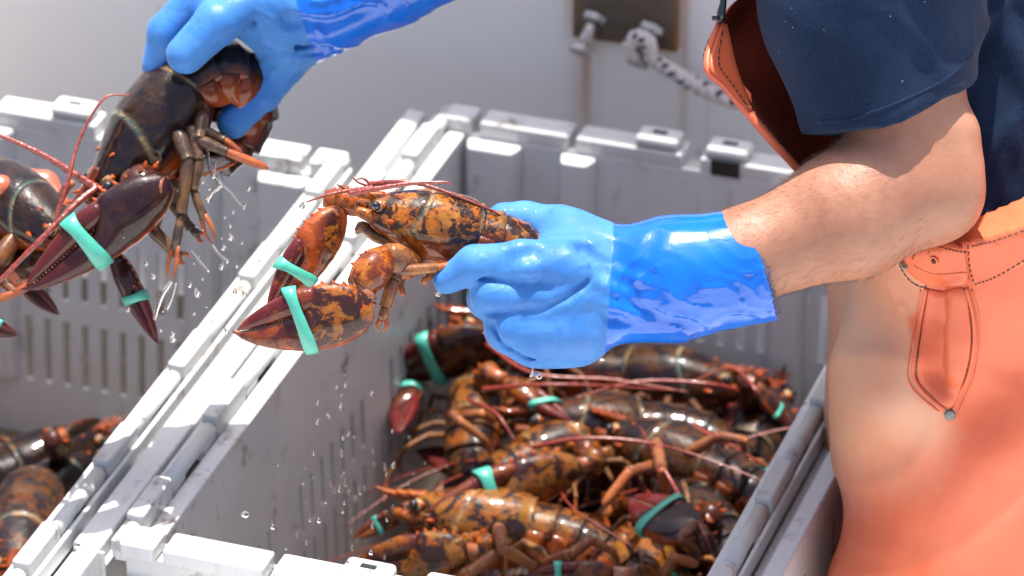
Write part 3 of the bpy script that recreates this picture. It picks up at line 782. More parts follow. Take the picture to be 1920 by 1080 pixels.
def fit(r, org=None, box=(-.160, .182, -.285, .285)):
    """slide a lobster along the floor so that its hard parts stay inside the crate"""
    bpy.context.view_layer.update()
    org = O if org is None else org; lo = np.full(2, 9.); hi = -lo; MW = np.array(r.matrix_world)
    for c, g in tree(r):
        if c.name.startswith(('antenna', 'antennule')) or c.type != 'MESH': continue
        for x in [c]+list(g):
            b = np.array(x.bound_box)@MW[:3, :3].T + MW[:3, 3]-org; q = np.column_stack([b@V3, b@U3]); lo = np.minimum(lo, q.min(0)); hi = np.maximum(hi, q.max(0))
    sh_ = []
    for k, (a, b) in enumerate(((box[0], box[1]), (box[2], box[3]))):
        d = 0
        if hi[k]-lo[k] > b-a: d = (a+b-lo[k]-hi[k])/2
        elif lo[k] < a: d = a-lo[k]
        elif hi[k] > b: d = b-hi[k]
        sh_.append(d)
    w_ = V3*sh_[0]+U3*sh_[1]; m_ = r.matrix_world.copy(); m_.translation = m_.translation+Vector(w_); r.matrix_world = m_
    print('FIT', r['label'][:40], [round(float(x), 3) for x in sh_])
def low_px(*a, org=None, **k):
    r_ = lay_px(*a, **k); fit(r_, org)
    if 'bottom layer' in r_['label']: r_['group'] = 'lobsters hidden at the bottom of the full crate'
def nest(label, rear, head, z, col, bends, yaws=None, claws=(), roll=0, s=1.08, pitch=0, ant=(), legs=(), face=None):
    """one lobster with its own pose, given by points on planes below the crate rim"""
    Z_ = lambda p: PZ(p[0], p[1], ZR+p[2])
    a = PZ(rear[0], rear[1], ZR+z); X = nrm(PZ(head[0], head[1], ZR+z)-a); X = nrm(X+np.array([0, 0, math.tan(math.radians(pitch))]))
    up_ = np.array([0, 0, 1.]); sd = np.cross(up_, X); q = math.radians(roll); Zv = up_*math.cos(q)+sd*math.sin(q)
    r = empty('lobster'); Mx = frame_mat(a, X, Zv, s); r.matrix_world = Mx; tag(r, label, 'lobster', 'lobsters in the crates')
    inv = Mx.inverted(); L = lambda p: np.array(inv @ Vector(p)); Ld = lambda d: np.array(inv.to_3x3() @ Vector(d))
    build_carapace(r, s); build_abdomen(r, bends, yaws)
    for k, c in enumerate(claws):
        sg = c.get('sg', 1 if k == 0 else -1); b0 = np.array([.058, sg*.012, -.010]); cb_ = L(Z_(c['base'])); d = nrm(L(Z_(c['tip']))-cb_)
        w3 = cb_-d*.012; j1 = b0*.45+w3*.55+np.array([0, 0, -.004]); build_arm(r, [b0, j1, w3-d*.002, cb_], seed=k+int(rear[0]))
        build_claw(r, cb_, L(Z_(c['tip'])), Ld(c.get('w', (0, .3, 1))), c.get('wk', 1), band=c.get('band', .5), tilt=c.get('tilt', 0), redtip=c.get('red', .6), under=c.get('under', 0))
    for sg in (1, -1):
        for k in range(4):
            x0 = .050-k*.012; out = .032+.005*k; fx = (.020, .006, -.012, -.028)[k]
            build_leg(r, [(x0, sg*.012, -.014), (x0+fx*.4, sg*(.012+out*.55), -.003), (x0+fx*.9, sg*(.012+out), -.004), (x0+fx*1.4, sg*(.014+out*1.3), -.024), (x0+fx*1.8, sg*(.015+out*1.35), -.036)], r0=.0028, fork=k < 2, pat=.2)
    for pl in legs: build_leg(r, [L(Z_(p)) for p in pl], .0042, fork=False, pat=.5)
    for pl in ant: build_antenna(r, [L(Z_(p)) for p in pl], .0021)
    TREE.pop(r.name, None); set_color(r, (*col, 1)); return r
nest('reddish lobster in the back left corner, big green banded claw against the wall', (1060, 640), (930, 640), -.150, (.22, .54, .66), [6, 10, 14, 16, 16, 12, 6],
     claws=[dict(base=(925, 628, -.115), tip=(708, 716, -.165), w=(0, -.15, 1), wk=1.15, band=.52, tilt=-.15, red=.5), dict(base=(765, 716, -.165), tip=(748, 815, -.165), w=(1, 0, .3), wk=.85, band=.22, red=.9, sg=1)], roll=-10, pitch=6,
     ant=[[(905, 640, -.12), (1000, 700, -.12), (1150, 712, -.12), (1290, 735, -.12)]])
nest('yellow-orange lobster under the blue glove, thin red-edged claw in a green band', (885, 800), (905, 722), -.165, (.50, .52, .41), [10, 18, 24, 26, 24, 20, 10],
     claws=[dict(base=(945, 712, -.125), tip=(1072, 790, -.140), w=(.3, 1, .25), wk=.75, band=.60, tilt=.55, red=1.0), dict(base=(900, 745, -.16), tip=(1010, 800, -.19), w=(0, .3, 1), band=.5)], roll=15, s=1.0,
     legs=[[(850, 775, -.12), (862, 790, -.11), (905, 822, -.125), (925, 850, -.15)], [(875, 780, -.13), (905, 776, -.12), (925, 790, -.14)]], ant=[[(880, 750, -.13), (930, 775, -.11), (965, 825, -.12)], [(905, 730, -.12), (1000, 722, -.10), (1100, 722, -.10), (1275, 732, -.12)]])
nest('lobster spreading its orange tail fan toward the left crate wall', (985, 862), (1080, 838), -.165, (.52, .50, .31), [10, 14, 18, 18, 14, 10, 2], yaws=[0, 4, 6, 6, 4, 0],
     claws=[dict(base=(1085, 872, -.120), tip=(790, 968, -.135), w=(-.2, .3, 1), wk=.80, band=.58, tilt=0, red=.5), dict(base=(1120, 850, -.15), tip=(1240, 900, -.18), w=(0, .3, 1))], roll=22, s=1.0,
     ant=[[(1000, 838, -.115), (1090, 822, -.10), (1200, 828, -.10), (1300, 852, -.11), (1440, 905, -.12)]])
nest('bright orange lobster along the front of the full crate, dark bars on its tail', (1005, 992), (800, 978), -.150, (.66, .50, .57), [6, 8, 10, 14, 22, 34, 30], yaws=[0, -2, -3, -4, -4, -4],
     claws=[dict(base=(880, 1035, -.125), tip=(650, 1065, -.150), w=(.1, .3, 1), wk=1.05, band=None, red=.25, under=0), dict(base=(760, 960, -.15), tip=(660, 1010, -.17), w=(0, .5, 1), wk=.8, band=.5)], roll=-24, s=1.22,
     legs=[[(935, 990, -.11), (945, 1030, -.10), (1000, 1062, -.12), (1010, 1090, -.15)], [(1020, 1060, -.13), (1070, 1040, -.11), (1110, 1012, -.11), (1150, 1035, -.12), (1160, 1060, -.14)], [(930, 1040, -.12), (880, 1075, -.13), (860, 1100, -.15)]])
nest('dark olive lobster lying crosswise in the middle of the full crate', (1205, 800), (1010, 812), -.160, (.14, .50, .13), [4, 4, 8, 14, 18, 18, 16], yaws=[-2, -6, -8, -8, -8, -4],
     claws=[dict(base=(985, 840, -.16), tip=(900, 905, -.19), w=(0, .3, 1)), dict(base=(1000, 780, -.17), tip=(900, 760, -.19), w=(0, .3, 1))], roll=-18, s=1.16,
     legs=[[(1230, 830, -.11), (1240, 880, -.10), (1250, 930, -.13)], [(1240, 870, -.12), (1180, 885, -.10), (1130, 950, -.12)], [(1290, 850, -.12), (1350, 818, -.10), (1395, 826, -.10), (1400, 860, -.13)]])
nest('brown lobster bent against the right rim, cream ring behind its shell', (1335, 880), (1235, 850), -.150, (.18, .54, .91), [6, 10, 16, 20, 22, 20, 10], yaws=[0, 6, 10, 10, 8, 4],
     claws=[dict(base=(1200, 850, -.17), tip=(1120, 800, -.20), w=(0, .3, 1)), dict(base=(1215, 880, -.17), tip=(1140, 930, -.19), w=(0, .3, 1))], roll=-16, s=1.12, ant=[[(1300, 800, -.13), (1360, 830, -.12), (1440, 875, -.10)]])
nest('blackish lobster near the right rim, a green band stretched over its broad claw', (1350, 1010), (1300, 960), -.170, (.10, .6, .22), [10, 16, 22, 26, 24, 20, 10],
     claws=[dict(base=(1300, 1005, -.115), tip=(1178, 930, -.120), w=(.3, .9, .3), wk=1.35, band=.50, tilt=-.1, red=.8), dict(base=(1310, 990, -.15), tip=(1240, 1050, -.18), w=(0, .3, 1), band=None)], roll=5, s=1.05,
     legs=[[(1300, 985, -.11), (1275, 1010, -.10), (1310, 1035, -.12), (1345, 1015, -.12)], [(1240, 1085, -.13), (1265, 1045, -.11), (1310, 1060, -.12)]], ant=[[(1290, 960, -.12), (1240, 870, -.10), (1200, 800, -.12)], [(1300, 965, -.12), (1320, 1000, -.10), (1335, 1040, -.12)]])
nest('dark brown lobster in the shade against the slotted back wall, tail toward the glove', (1175, 700), (1390, 738), -.170, (.12, .56, .77), [4, 6, 8, 10, 12, 12, 10],
     claws=[dict(base=(1410, 740, -.17), tip=(1500, 800, -.19), w=(0, .3, 1), band=.5), dict(base=(1400, 720, -.17), tip=(1490, 740, -.19), w=(0, .3, 1), band=.5)], roll=14, s=1.16,
     ant=[[(1390, 735, -.14), (1330, 720, -.12), (1200, 715, -.12), (1080, 745, -.12)]])
nest('dark lobster in the back right corner with a green banded claw', (1400, 850), (1440, 780), -.185, (.12, .6, .05), [8, 14, 20, 24, 24, 20, 10],
     claws=[dict(base=(1425, 735, -.14), tip=(1485, 800, -.17), w=(.2, 1, .3), wk=1.1, band=.55, red=.5), dict(base=(1400, 790, -.17), tip=(1340, 770, -.19), w=(0, .3, 1), band=None)], roll=0, s=1.05, ant=[[(1430, 770, -.16), (1420, 735, -.12), (1370, 690, -.12), (1300, 715, -.13)]])
nest('lobster at the very front edge of the full crate, banded claw lying flat', (1180, 1120), (1250, 1130), -.175, (.5, .5, .37), [6, 10, 14, 16, 16, 12, 6],
     claws=[dict(base=(1150, 1075, -.120), tip=(985, 1078, -.125), w=(0, .3, 1), wk=.8, band=.62, red=.9), dict(base=(1220, 1120, -.15), tip=(1290, 1090, -.17), w=(0, .3, 1))], roll=0, s=1.0)
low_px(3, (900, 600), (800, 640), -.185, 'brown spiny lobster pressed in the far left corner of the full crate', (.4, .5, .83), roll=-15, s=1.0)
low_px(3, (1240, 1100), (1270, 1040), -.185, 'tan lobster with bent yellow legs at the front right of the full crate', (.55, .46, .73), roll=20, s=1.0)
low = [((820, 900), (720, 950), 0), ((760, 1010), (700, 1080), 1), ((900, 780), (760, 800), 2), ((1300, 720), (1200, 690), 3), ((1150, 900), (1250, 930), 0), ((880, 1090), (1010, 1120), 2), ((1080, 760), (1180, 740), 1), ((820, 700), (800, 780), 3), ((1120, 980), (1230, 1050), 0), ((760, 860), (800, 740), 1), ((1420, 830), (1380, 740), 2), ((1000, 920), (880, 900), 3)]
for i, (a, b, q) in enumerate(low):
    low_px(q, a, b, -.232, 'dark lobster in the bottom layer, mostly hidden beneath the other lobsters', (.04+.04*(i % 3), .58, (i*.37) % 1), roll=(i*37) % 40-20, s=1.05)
OL = O+loc(-.470, -.095, 0)
nest('amber and black lobster in the left crate, tail arching up toward the slotted wall', (48, 965), (30, 1070), -.165, (.24, .54, .2), [4, 6, 10, 16, 26, 34, 30], claws=[dict(base=(60, 1085, -.17), tip=(150, 1040, -.19), w=(0, .3, 1))], s=1.2)
nest('dark lobster lying across the left crate behind the arched tail, one orange wrist showing', (20, 880), (110, 855), -.215, (.05, .6, .6), [6, 10, 14, 18, 18, 14, 8], claws=[dict(base=(120, 815, -.17), tip=(190, 785, -.175), w=(0, .3, 1), band=None, wk=.8, red=0, under=1)], s=1.0)
nest('black lobster low against the right wall of the left crate', (60, 940), (120, 900), -.225, (.03, .62, .8), [6, 10, 14, 18, 18, 14, 8], claws=[dict(base=(130, 890, -.22), tip=(175, 850, -.23), w=(0, .3, 1), band=None, wk=.8)], s=1.0)
low_px(2, (-60, 860), (-20, 980), -.225, 'dark brown lobster at the left wall of the left crate', (.05, .6, .5), roll=5, s=1.0, org=OL)
# ------------------------------------------------------------------ materials for people
def mat_glove():
    t = NT('blue_rubber_glove'); o = t.coord('Object'); coat = t.attr('coat')          # 0 rough dipped hand, 1 glossy sleeve
    n = t.noise(o, 26, 4, 0.6); wet = t.ramp(t.noise(o, 34, 4, 0.62, dist=1.5), [(0.50, 0), (0.56, 1)])
    g = t.noise(o, 900, 3, 0.7); gm = t.noise(o, 90, 4, 0.7)
    hand = t.mix(t.ramp(n, [(0.3, 0), (0.7, 1)]), (0.022, 0.125, 0.37), (0.046, 0.185, 0.47))
    hand = t.mix(t.math('MULTIPLY', wet, 0.35), hand, (0.022, 0.125, 0.42))
    slv = t.mix(t.ramp(n, [(0.3, 0), (0.7, 1)]), (0.001, 0.082, 0.44), (0.004, 0.125, 0.55))
    edge = t.ramp(coat, [(0.47, 0), (0.53, 1)])
    c = t.mix(edge, hand, slv)
    rough = t.mix(edge, t.mix(wet, (0.72, 0.72, 0.72), (0.46, 0.46, 0.46)), (0.17, 0.17, 0.17))
    sheen = t.math('MULTIPLY', t.math('SUBTRACT', 1.0, edge), 0.10)
    h = t.math('ADD', t.math('MULTIPLY', t.math('MULTIPLY', g, t.math('SUBTRACT', 1.0, edge)), 0.35), t.math('ADD', t.math('MULTIPLY', gm, 0.35), t.math('MULTIPLY', wet, 0.25)))
    wr = t.noise(t.mapping(o, (22, 22, 60), rot=(0.3, 0.2, 0.5)), 1.0, 3, 0.5, dist=1.2)
    b1 = t.bump(h, 0.4, 0.0010); b2 = t.bump(t.math('MULTIPLY', wr, edge), 0.12, 0.004, b1)
    return t.set(Base_Color=c, Roughness=rough, Normal=b2, Coat_Weight=t.math('ADD', t.math('MULTIPLY', edge, 0.3), 0.03), Specular_IOR_Level=0.35, Coat_Roughness=0.07, Sheen_Weight=sheen, Sheen_Roughness=0.4)
def mat_skin():
    t = NT('skin'); o = t.coord('Object')
    n = t.noise(o, 22, 5, 0.65); n2 = t.noise(o, 260, 4, 0.75); fr = t.vor(o, 210); f2 = t.noise(o, 45, 3)
    c = t.mix(t.ramp(n, [(0.3, 0), (0.7, 1)]), (0.26, 0.100, 0.058), (0.335, 0.160, 0.098))
    c = t.mix(t.ramp(n2, [(0.5, 0), (0.75, 0.4)]), c, (0.28, 0.115, 0.075))
    c = t.mix(t.math('MULTIPLY', t.ramp(fr, [(0.08, 0.6), (0.16, 0)]), t.ramp(f2, [(0.5, 0), (0.62, 1)])), c, (0.26, 0.10, 0.06))
    pore = t.noise(t.mapping(o, (700, 700, 700)), 1.0, 3, 0.7); lump = t.noise(t.mapping(o, (26, 26, 12), rot=(0, 0.6, 0)), 1.0, 3, 0.5)
    return t.set(Base_Color=c, Roughness=0.48, Normal=t.bump(t.math('ADD', pore, t.math('MULTIPLY', n2, 1.5)), 0.35, 0.0007, t.bump(lump, 0.45, 0.006)), Subsurface_Weight=0.15, Subsurface_Radius=(0.01, 0.004, 0.002), Subsurface_Scale=0.6)
def mat_cloth():
    t = NT('navy_jersey'); o = t.coord('Object')
    n = t.noise(o, 14, 4, 0.6); f = t.noise(o, 520, 4, 0.75); lint = t.vor(o, 75)
    c = t.mix(t.ramp(n, [(0.3, 0), (0.75, 1)]), (0.005, 0.0115, 0.029), (0.010, 0.0215, 0.052))
    c = t.mix(t.ramp(f, [(0.52, 0), (0.72, 0.55)]), c, (0.022, 0.038, 0.075))
    c = t.mix(t.ramp(lint, [(0.030, 0.8), (0.05, 0)]), c, (0.25, 0.25, 0.22))
    wr = t.noise(t.mapping(o, (14, 14, 5)), 1.0, 3, 0.5)
    return t.set(Base_Color=c, Roughness=0.95, Specular_IOR_Level=0.08, Sheen_Weight=0.06, Sheen_Roughness=0.5, Normal=t.bump(wr, 0.35, 0.010, t.bump(f, 0.45, 0.0008)))
def mat_oil():
    t = NT('orange_oilskin'); o = t.coord('Object')
    n = t.noise(o, 9, 5, 0.6); g = t.noise(o, 60, 5, 0.7); st = t.attr('stain'); st = t.ramp(t.math('ADD', st, t.math('MULTIPLY', t.math('SUBTRACT', t.noise(o, 16, 6, 0.7), 0.5), 0.7)), [(0.22, 0), (0.74, 1)])
    c = t.mix(t.ramp(n, [(0.3, 0), (0.7, 1)]), (0.56, 0.105, 0.045), (0.64, 0.145, 0.065))
    sm = t.math('MULTIPLY', st, t.ramp(t.noise(o, 12, 5, 0.6), [(0.25, 0.5), (0.6, 0.85)]), True)
    c = t.mix(sm, c, t.mix(n, (0.50, 0.27, 0.165), (0.56, 0.34, 0.225)))
    d = t.ramp(g, [(0.62, 0), (0.72, 0.30)]); c = t.mix(t.math('MULTIPLY', d, t.math('ADD', sm, 0.25), True), c, (0.26, 0.15, 0.09))
    sp = t.vor(o, 60); c = t.mix(t.ramp(sp, [(0.025, 0.6), (0.05, 0)]), c, (0.20, 0.12, 0.09))
    wr = t.noise(t.mapping(o, (9, 9, 4), rot=(0.2, 0.5, 0)), 1.0, 3, 0.5, dist=0.8)
    return t.set(Base_Color=c, Roughness=0.42, Normal=t.bump(wr, 0.35, 0.02, t.bump(t.noise(o, 500, 3), 0.15, 0.0006)), Coat_Weight=0.04, Coat_Roughness=0.25, Specular_IOR_Level=0.35)
def mat_water():
    t = NT('sea_water'); return t.set(Base_Color=(1.0, 1.0, 1.0), Roughness=0.0, IOR=1.33, Transmission_Weight=1.0)
M['oil_in_shade'] = mat_simple('shaded_oilskin_lining', (0.20, 0.035, 0.020), 0.9, bump=0.2, scale=300, var=0.15, Specular_IOR_Level=0.1)  # matte fabric lining, its dark red also holding the shade inside the bib
M.update(glove=mat_glove(), skin=mat_skin(), cloth=mat_cloth(), oil=mat_oil(), water=mat_water(),
    thread=mat_simple('dark_thread', (0.05, 0.03, 0.03), 0.8), hair=mat_simple('brown_hair', (0.16, 0.085, 0.045), 0.5),
    lining=mat_simple('glove_lining', (0.07, 0.06, 0.10), 0.9, bump=0.5, scale=600, var=0.4),
    rivet=mat_simple('zinc_rivet', (0.16, 0.165, 0.16), 0.5, 0.5, bump=0.4, scale=300, var=0.3),
    boot=mat_simple('white_boot', (0.6, 0.6, 0.58), 0.4), oglove=mat_simple('orange_glove_rubber', (0.40, 0.085, 0.045), 0.35, coat=0.1, bump=0.2, scale=150, var=0.12))

def vecs(dep):
    return lambda px, py, dz=0.0: P(px, py, dep-dz)
def bounds(pts, pad):
    a = np.array(pts); return a.min(0)-pad, a.max(0)+pad
def finish(name, F_, mat, parent, origin, attrs=None, fm=None, mats=None):
    v, q = F_.mesh(); o = mk(name, v-origin, q, mat, parent, True, attrs={k: f(v) for k, f in (attrs or {}).items()}, mats=mats)
    return o, v, q
VD = -fwd                                    # towards the camera
def wr_(F_, amp, parts):
    """adds folds: sum of directional waves masked around points"""
    for (d, freq, ph, c, rad) in parts:
        m = np.exp(-((F_.X-c[0])**2+(F_.Y-c[1])**2+(F_.Z-c[2])**2)/rad**2)
        w_ = np.sin((F_.X*d[0]+F_.Y*d[1]+F_.Z*d[2])*freq+ph); F_.d += (amp*m*w_).astype(np.float32)
def ridge(F_, amp, parts, sharp=3.0):
    """sharp irregular creases"""
    for (d, freq, ph, c, rad, warp) in parts:
        m = np.exp(-((F_.X-c[0])**2+(F_.Y-c[1])**2+(F_.Z-c[2])**2)/rad**2)
        a_ = (F_.X*d[0]+F_.Y*d[1]+F_.Z*d[2])*freq+ph + warp*np.sin(F_.X*freq*.43+F_.Z*freq*.31+ph*2)+warp*.7*np.sin(F_.Z*freq*.83-F_.X*freq*.27+1.3+ph)
        F_.d -= (amp*m*((1-np.abs(np.sin(a_)))**sharp-.2)).astype(np.float32)
def pix(v):                                  # world points -> pixel
    q = v-CAM; d = q@fwd; return 960+F*(q@rgt)/d, 540-F*(q@upv)/d, d

# ================================================================== the lobsters held above the crates
def hero(name, label, org, X, Z, s, col, bends, yaws=None):
    r = empty(name); Mx = frame_mat(org, X, Z, s); r.matrix_world = Mx; tag(r, label, 'lobster')
    inv = Mx.inverted(); L = lambda p: np.array(inv @ Vector(p)); Ld = lambda d: np.array(inv.to_3x3() @ Vector(d))
    build_carapace(r, s); build_abdomen(r, bends, yaws)
    return r, L, Ld, col
def cb(x, y, z): return rgt*x + upv*y - fwd*z          # camera basis direction
# --- lobster in the near hand
H = vecs(3.28)
r, L, Ld, col = hero('lobster', 'orange and black mottled lobster held out by the right blue glove', H(903, 436, -.004), cb(-1, .13, .12), cb(.12, .93, .24), .97, (.88, .56, .33), [6, 10, 16, 26, 34, 34, 20])
build_arm(r, [L(H(785, 500, .012)), L(H(722, 482, .028)), L(H(672, 536, .040)), L(H(690, 566, .043))], r=(.006, .0120, .0125, .0138), seed=5, pat=.35)
build_claw(r, L(H(700, 578, .044)), L(H(436, 624, .046)), Ld(cb(-.15, 1, .25)), 1.2, band=.515, tilt=.22, redtip=.75, under=0)
build_arm(r, [L(H(745, 420, -.022)), L(H(690, 385, -.028)), L(H(612, 372, -.030)), L(H(628, 395, -.028))], r=(.0045, .0080, .0085, .0090), seed=9, pat=.5)
build_claw(r, L(H(640, 392, -.026)), L(H(498, 592, -.012)), Ld(cb(-.85, -.5, .35)), .92, band=.60, tilt=.12, redtip=.7, under=0, basepat=.8)
for (pts, r0, fk) in (([(745, 500, .020), (738, 525, .024), (722, 575, .024), (714, 622, .024)], .0052, True),
                  ([(760, 497, .018), (745, 508, .024), (820, 502, .026), (905, 492, .022)], .0046, False),
                  ([(790, 500, .010), (760, 516, .018), (700, 500, .020), (735, 520, .012)], .0040, False),
                  ([(790, 500, .004), (752, 512, .006), (750, 535, .006), (756, 556, .006)], .0036, False),
                  ([(720, 500, .01), (700, 530, .01), (690, 560, .012), (698, 578, .012)], .0042, True),
                  ([(850, 500, .01), (820, 510, .018), (800, 520, .02), (792, 533, .02)], .0036, False)):
    build_leg(r, [L(H(*p)) for p in pts], r0/.97, fork=fk)
build_antenna(r, [L(H(*p)) for p in ((698, 352, .006), (660, 356, .012), (612, 366, .02), (574, 379, .03))], .0019)
build_antenna(r, [L(H(*p)) for p in ((655, 364, .030), (700, 355, .034), (770, 344, .036), (822, 342, .036), (838, 342, .036), (846, 347, .035))], .0023)
build_antenna(r, [L(H(*p)) for p in ((692, 345, .0), (750, 341, .010), (800, 348, .012), (860, 369, .012), (920, 394, .008), (960, 418, .0))], .0021)
for p in ([(700, 350, .0), (672, 342, 0), (660, 330, 0)], [(700, 352, .004), (682, 335, .004), (668, 337, .004)]):
    v, f = tube([L(H(*q)) for q in p], [.0011, .0010, .0004], 6, samples=10); part('antennule', v, f, M['antenna'], r)
TREE.pop(r.name, None); set_color(r, (*col, 1))
# --- dark dripping lobster in the far hand
Q = vecs(3.50)
r, L, Ld, col = hero('lobster', 'big dark wet lobster dangling head down from the raised far glove', Q(352, 150, -.002), cb(-.54, -.84, .10), cb(-.72, .42, .52), 1.26, (.03, .50, .62), [24, 34, 40, 42, 36, 24, 10])
build_arm(r, [L(Q(250, 335, .014)), L(Q(262, 352, .034)), L(Q(288, 350, .046)), L(Q(310, 352, .048))], r=(.006, .011, .0135, .0135), seed=4)
build_claw(r, L(Q(318, 340, .046)), L(Q(42, 545, .050)), Ld(cb(-.55, .8, .25)), .86, band=.56, tilt=.05, redtip=.5, under=0)
build_arm(r, [L(Q(225, 330, -.02)), L(Q(205, 400, -.020)), L(Q(205, 455, -.018)), L(Q(212, 475, -.016))], r=(.006, .009, .010, .0105), seed=6)
build_claw(r, L(Q(212, 472, -.016)), L(Q(298, 646, -.010)), Ld(cb(.85, .5, .45)), .62, band=.50, tilt=.10, redtip=.9, under=0)
for (pts, r0, fk) in (([(335, 250, .028), (352, 300, .036), (340, 400, .036), (318, 525, .034)], .0054, True),
                  ([(360, 240, .024), (372, 300, .030), (362, 355, .030), (400, 455, .028)], .0052, True),
                  ([(380, 215, .020), (372, 262, .030), (425, 285, .030), (504, 316, .028)], .0050, False),
                  ([(385, 205, .010), (375, 240, .024), (420, 262, .024), (452, 288, .022)], .0042, False),
                  ([(310, 340, .01), (285, 430, .014), (325, 470, .016), (352, 490, .016)], .0056, True),
                  ([(330, 330, -.01), (322, 380, -.01), (360, 430, -.005), (385, 450, .0)], .0048, True),
                  ([(250, 380, .03), (190, 420, .04), (150, 440, .045), (128, 462, .04)], .0036, False)):
    build_leg(r, [L(Q(*p)) for p in pts], r0/1.26, fork=fk, pat=.12)
build_antenna(r, [L(Q(*p)) for p in ((190, 358, .03), (150, 333, .03), (80, 290, .03), (-10, 250, .03), (-120, 215, .03))], .0026)
build_antenna(r, [L(Q(*p)) for p in ((182, 352, .034), (140, 385, .045), (70, 455, .055), (-20, 545, .055), (-80, 600, .05))], .0024)
build_antenna(r, [L(Q(*p)) for p in ((165, 440, .04), (108, 420, .05), (128, 340, .05), (150, 260, .04), (195, 185, .035), (245, 178, .03))], .0017)
TREE.pop(r.name, None); set_color(r, (*col, 1))
# --- lobster at the left edge
Lf = vecs(3.56)
r, L, Ld, col = hero('lobster', 'black shiny lobster with orange mouth parts held in an orange glove at the left edge', Lf(-20, 345, 0), cb(.66, -.52, .55), cb(.25, .85, .42), 1.12, (.05, .55, .9), [10, 14, 20, 24, 24, 20, 10])
for (a, b, c, d, tip, wd) in (((70, 430, .03), (60, 470, .03), (50, 510, .02), (40, 530, .02), (112, 590, .03), (1, .3, .3)), ((30, 440, .04), (-10, 500, .05), (-70, 560, .05), (-85, 590, .05), (36, 628, .055), (.2, 1, .4))):
    build_arm(r, [L(Lf(*a)), L(Lf(*b)), L(Lf(*c)), L(Lf(*d))], seed=12)
    build_claw(r, L(Lf(*d)), L(Lf(*tip)), Ld(cb(*wd)), .9, band=.66 if tip[0] < 50 else None, redtip=.5)
for pts in ([(80, 400, .0), (105, 385, .0), (125, 350, .0), (140, 342, .0)], [(80, 420, .01), (130, 430, .02), (150, 410, .02), (178, 392, .02)], [(20, 460, .03), (0, 520, .05), (30, 550, .06), (75, 520, .06)], [(0, 440, .03), (-30, 540, .05), (0, 560, .06), (40, 545, .06)]):
    build_leg(r, [L(Lf(*p)) for p in pts], .0040, fork=False)
build_antenna(r, [L(Lf(*p)) for p in ((110, 440, .03), (60, 520, .05), (-10, 565, .05), (-90, 580, .05))], .0022)
TREE.pop(r.name, None); set_color(r, (*col, 1))
# ================================================================== the fisherman in orange oilskins
G = vecs(3.28)
PEL = P(1848, 560, 3.50)
man = empty('person', (PEL[0], PEL[1], 0)); MO = np.array([PEL[0], PEL[1], 0.0])
tag(man, 'fisherman in navy t-shirt, orange oilskin bib overalls and long blue gloves holding two lobsters', 'person')
D = lambda dx, dy, z: np.array([PEL[0]+dx, PEL[1]+dy, z])      # x left-right of the picture, y away from the camera
ELB = G(1722, 348, -.008); WR = G(1395, 480, 0); SHN = P(1655, -330, 3.25)
SHF = P(1590, -330, 3.53); ELF = P(1080, -235, 3.50); WRF = P(800, -75, 3.50)
CHE = (SHN+SHF)/2 + np.array([.03, 0, -.06]); HEAD = (SHN+SHF)/2 + np.array([-.115, 0, .13])
# --- skin: head, neck, torso and both arms in one surface
pts = [PEL, SHN, SHF, ELB, WR, ELF, WRF, HEAD+[-.02, 0, .12], HEAD-[.10, 0, 0], PEL-[0, 0, .1], G(1200, 560), Q(640, 20)]
lo, hi = bounds(pts, .125)
Fd = Field(lo, hi, .0040)
Fd.d = Fd.cone(G(1712, 300, -.010), ELB, .0385, .0385)
Fd.smin(Fd.cone(SHN, G(1712, 300, -.010), .040, .0395), .02)
Fd.smin(Fd.cone(ELB, G(1600, 405, 0), .0390, .0385), .012)
Fd.smin(Fd.cone(G(1600, 405, 0), WR, .0385, .0315), .015)
Fd.smin(Fd.cone(G(1765, 362, -.004), G(1778, 380, -.004), .0215, .0165), .020)           # point of the elbow
Fd.smin(Fd.cone(G(1640, 345, .002), G(1570, 385, .004), .032, .030), .02)
Fd.smin(Fd.cone(G(1800, 250, .012), G(1795, 350, .012), .010, .010), .020)
               # forearm muscle
Fd.smin(Fd.cone(WR, G(1180, 545), .0305, .026), .01)
Fd.smin(Fd.cone(SHF, ELF, .050, .040), .02); Fd.smin(Fd.cone(ELF, WRF, .040, .031), .015); Fd.smin(Fd.cone(WRF, Q(660, 5), .028, .018), .01)
Fd.smin(Fd.cone(SHN-VD*.03, SHF+VD*.03, .060, .060), .03)
for sg in (-1, 1):
    Fd.smin(Fd.cone(PEL+np.array([.012, sg*.045, 0]), CHE+np.array([.045, sg*.035, 0]), .08, .076), .04)
NK = (SHN+SHF)/2
Fd.smin(Fd.cone(NK, HEAD, .056, .055), .02)
Fd.smin(Fd.cone(HEAD+[0, 0, .01], HEAD+[-.035, 0, .045], .082, .078), .03); Fd.smin(Fd.cone(HEAD+[-.07, 0, -.02], HEAD+[-.06, 0, -.055], .045, .034), .03)
Fd.smin(Fd.cone(HEAD+[-.115, 0, .012], HEAD+[-.128, 0, -.008], .010, .013), .010)        # nose
for sg in (-1, 1): 
    Fd.smin(Fd.cone2(HEAD+[-.01, sg*.078, .0], HEAD+[-.01, sg*.080, .03], .018, .022, (0, 1, 0), .45), .006)
    Fd.ssub(Fd.cone(HEAD+[-.117, sg*.030, .030], HEAD+[-.110, sg*.030, .030], .012, .012), .01)
Fd.ssub(Fd.cone(HEAD+[-.122, -.018, -.034], HEAD+[-.122, .018, -.034], .004, .004), .005)
body, bv, bq = finish('body', Fd, M['skin'], man, MO)
def bvh(v, q): return BVHTree.FromPolygons([Vector(p) for p in v], [tuple(map(int, f)) for f in q])
for sg in (-1, 1):
    v, f = sphere(HEAD+[-.108, sg*.030, .030]-MO, .0115, 14, 10); mk('eye', v, f, M['cream'], man)
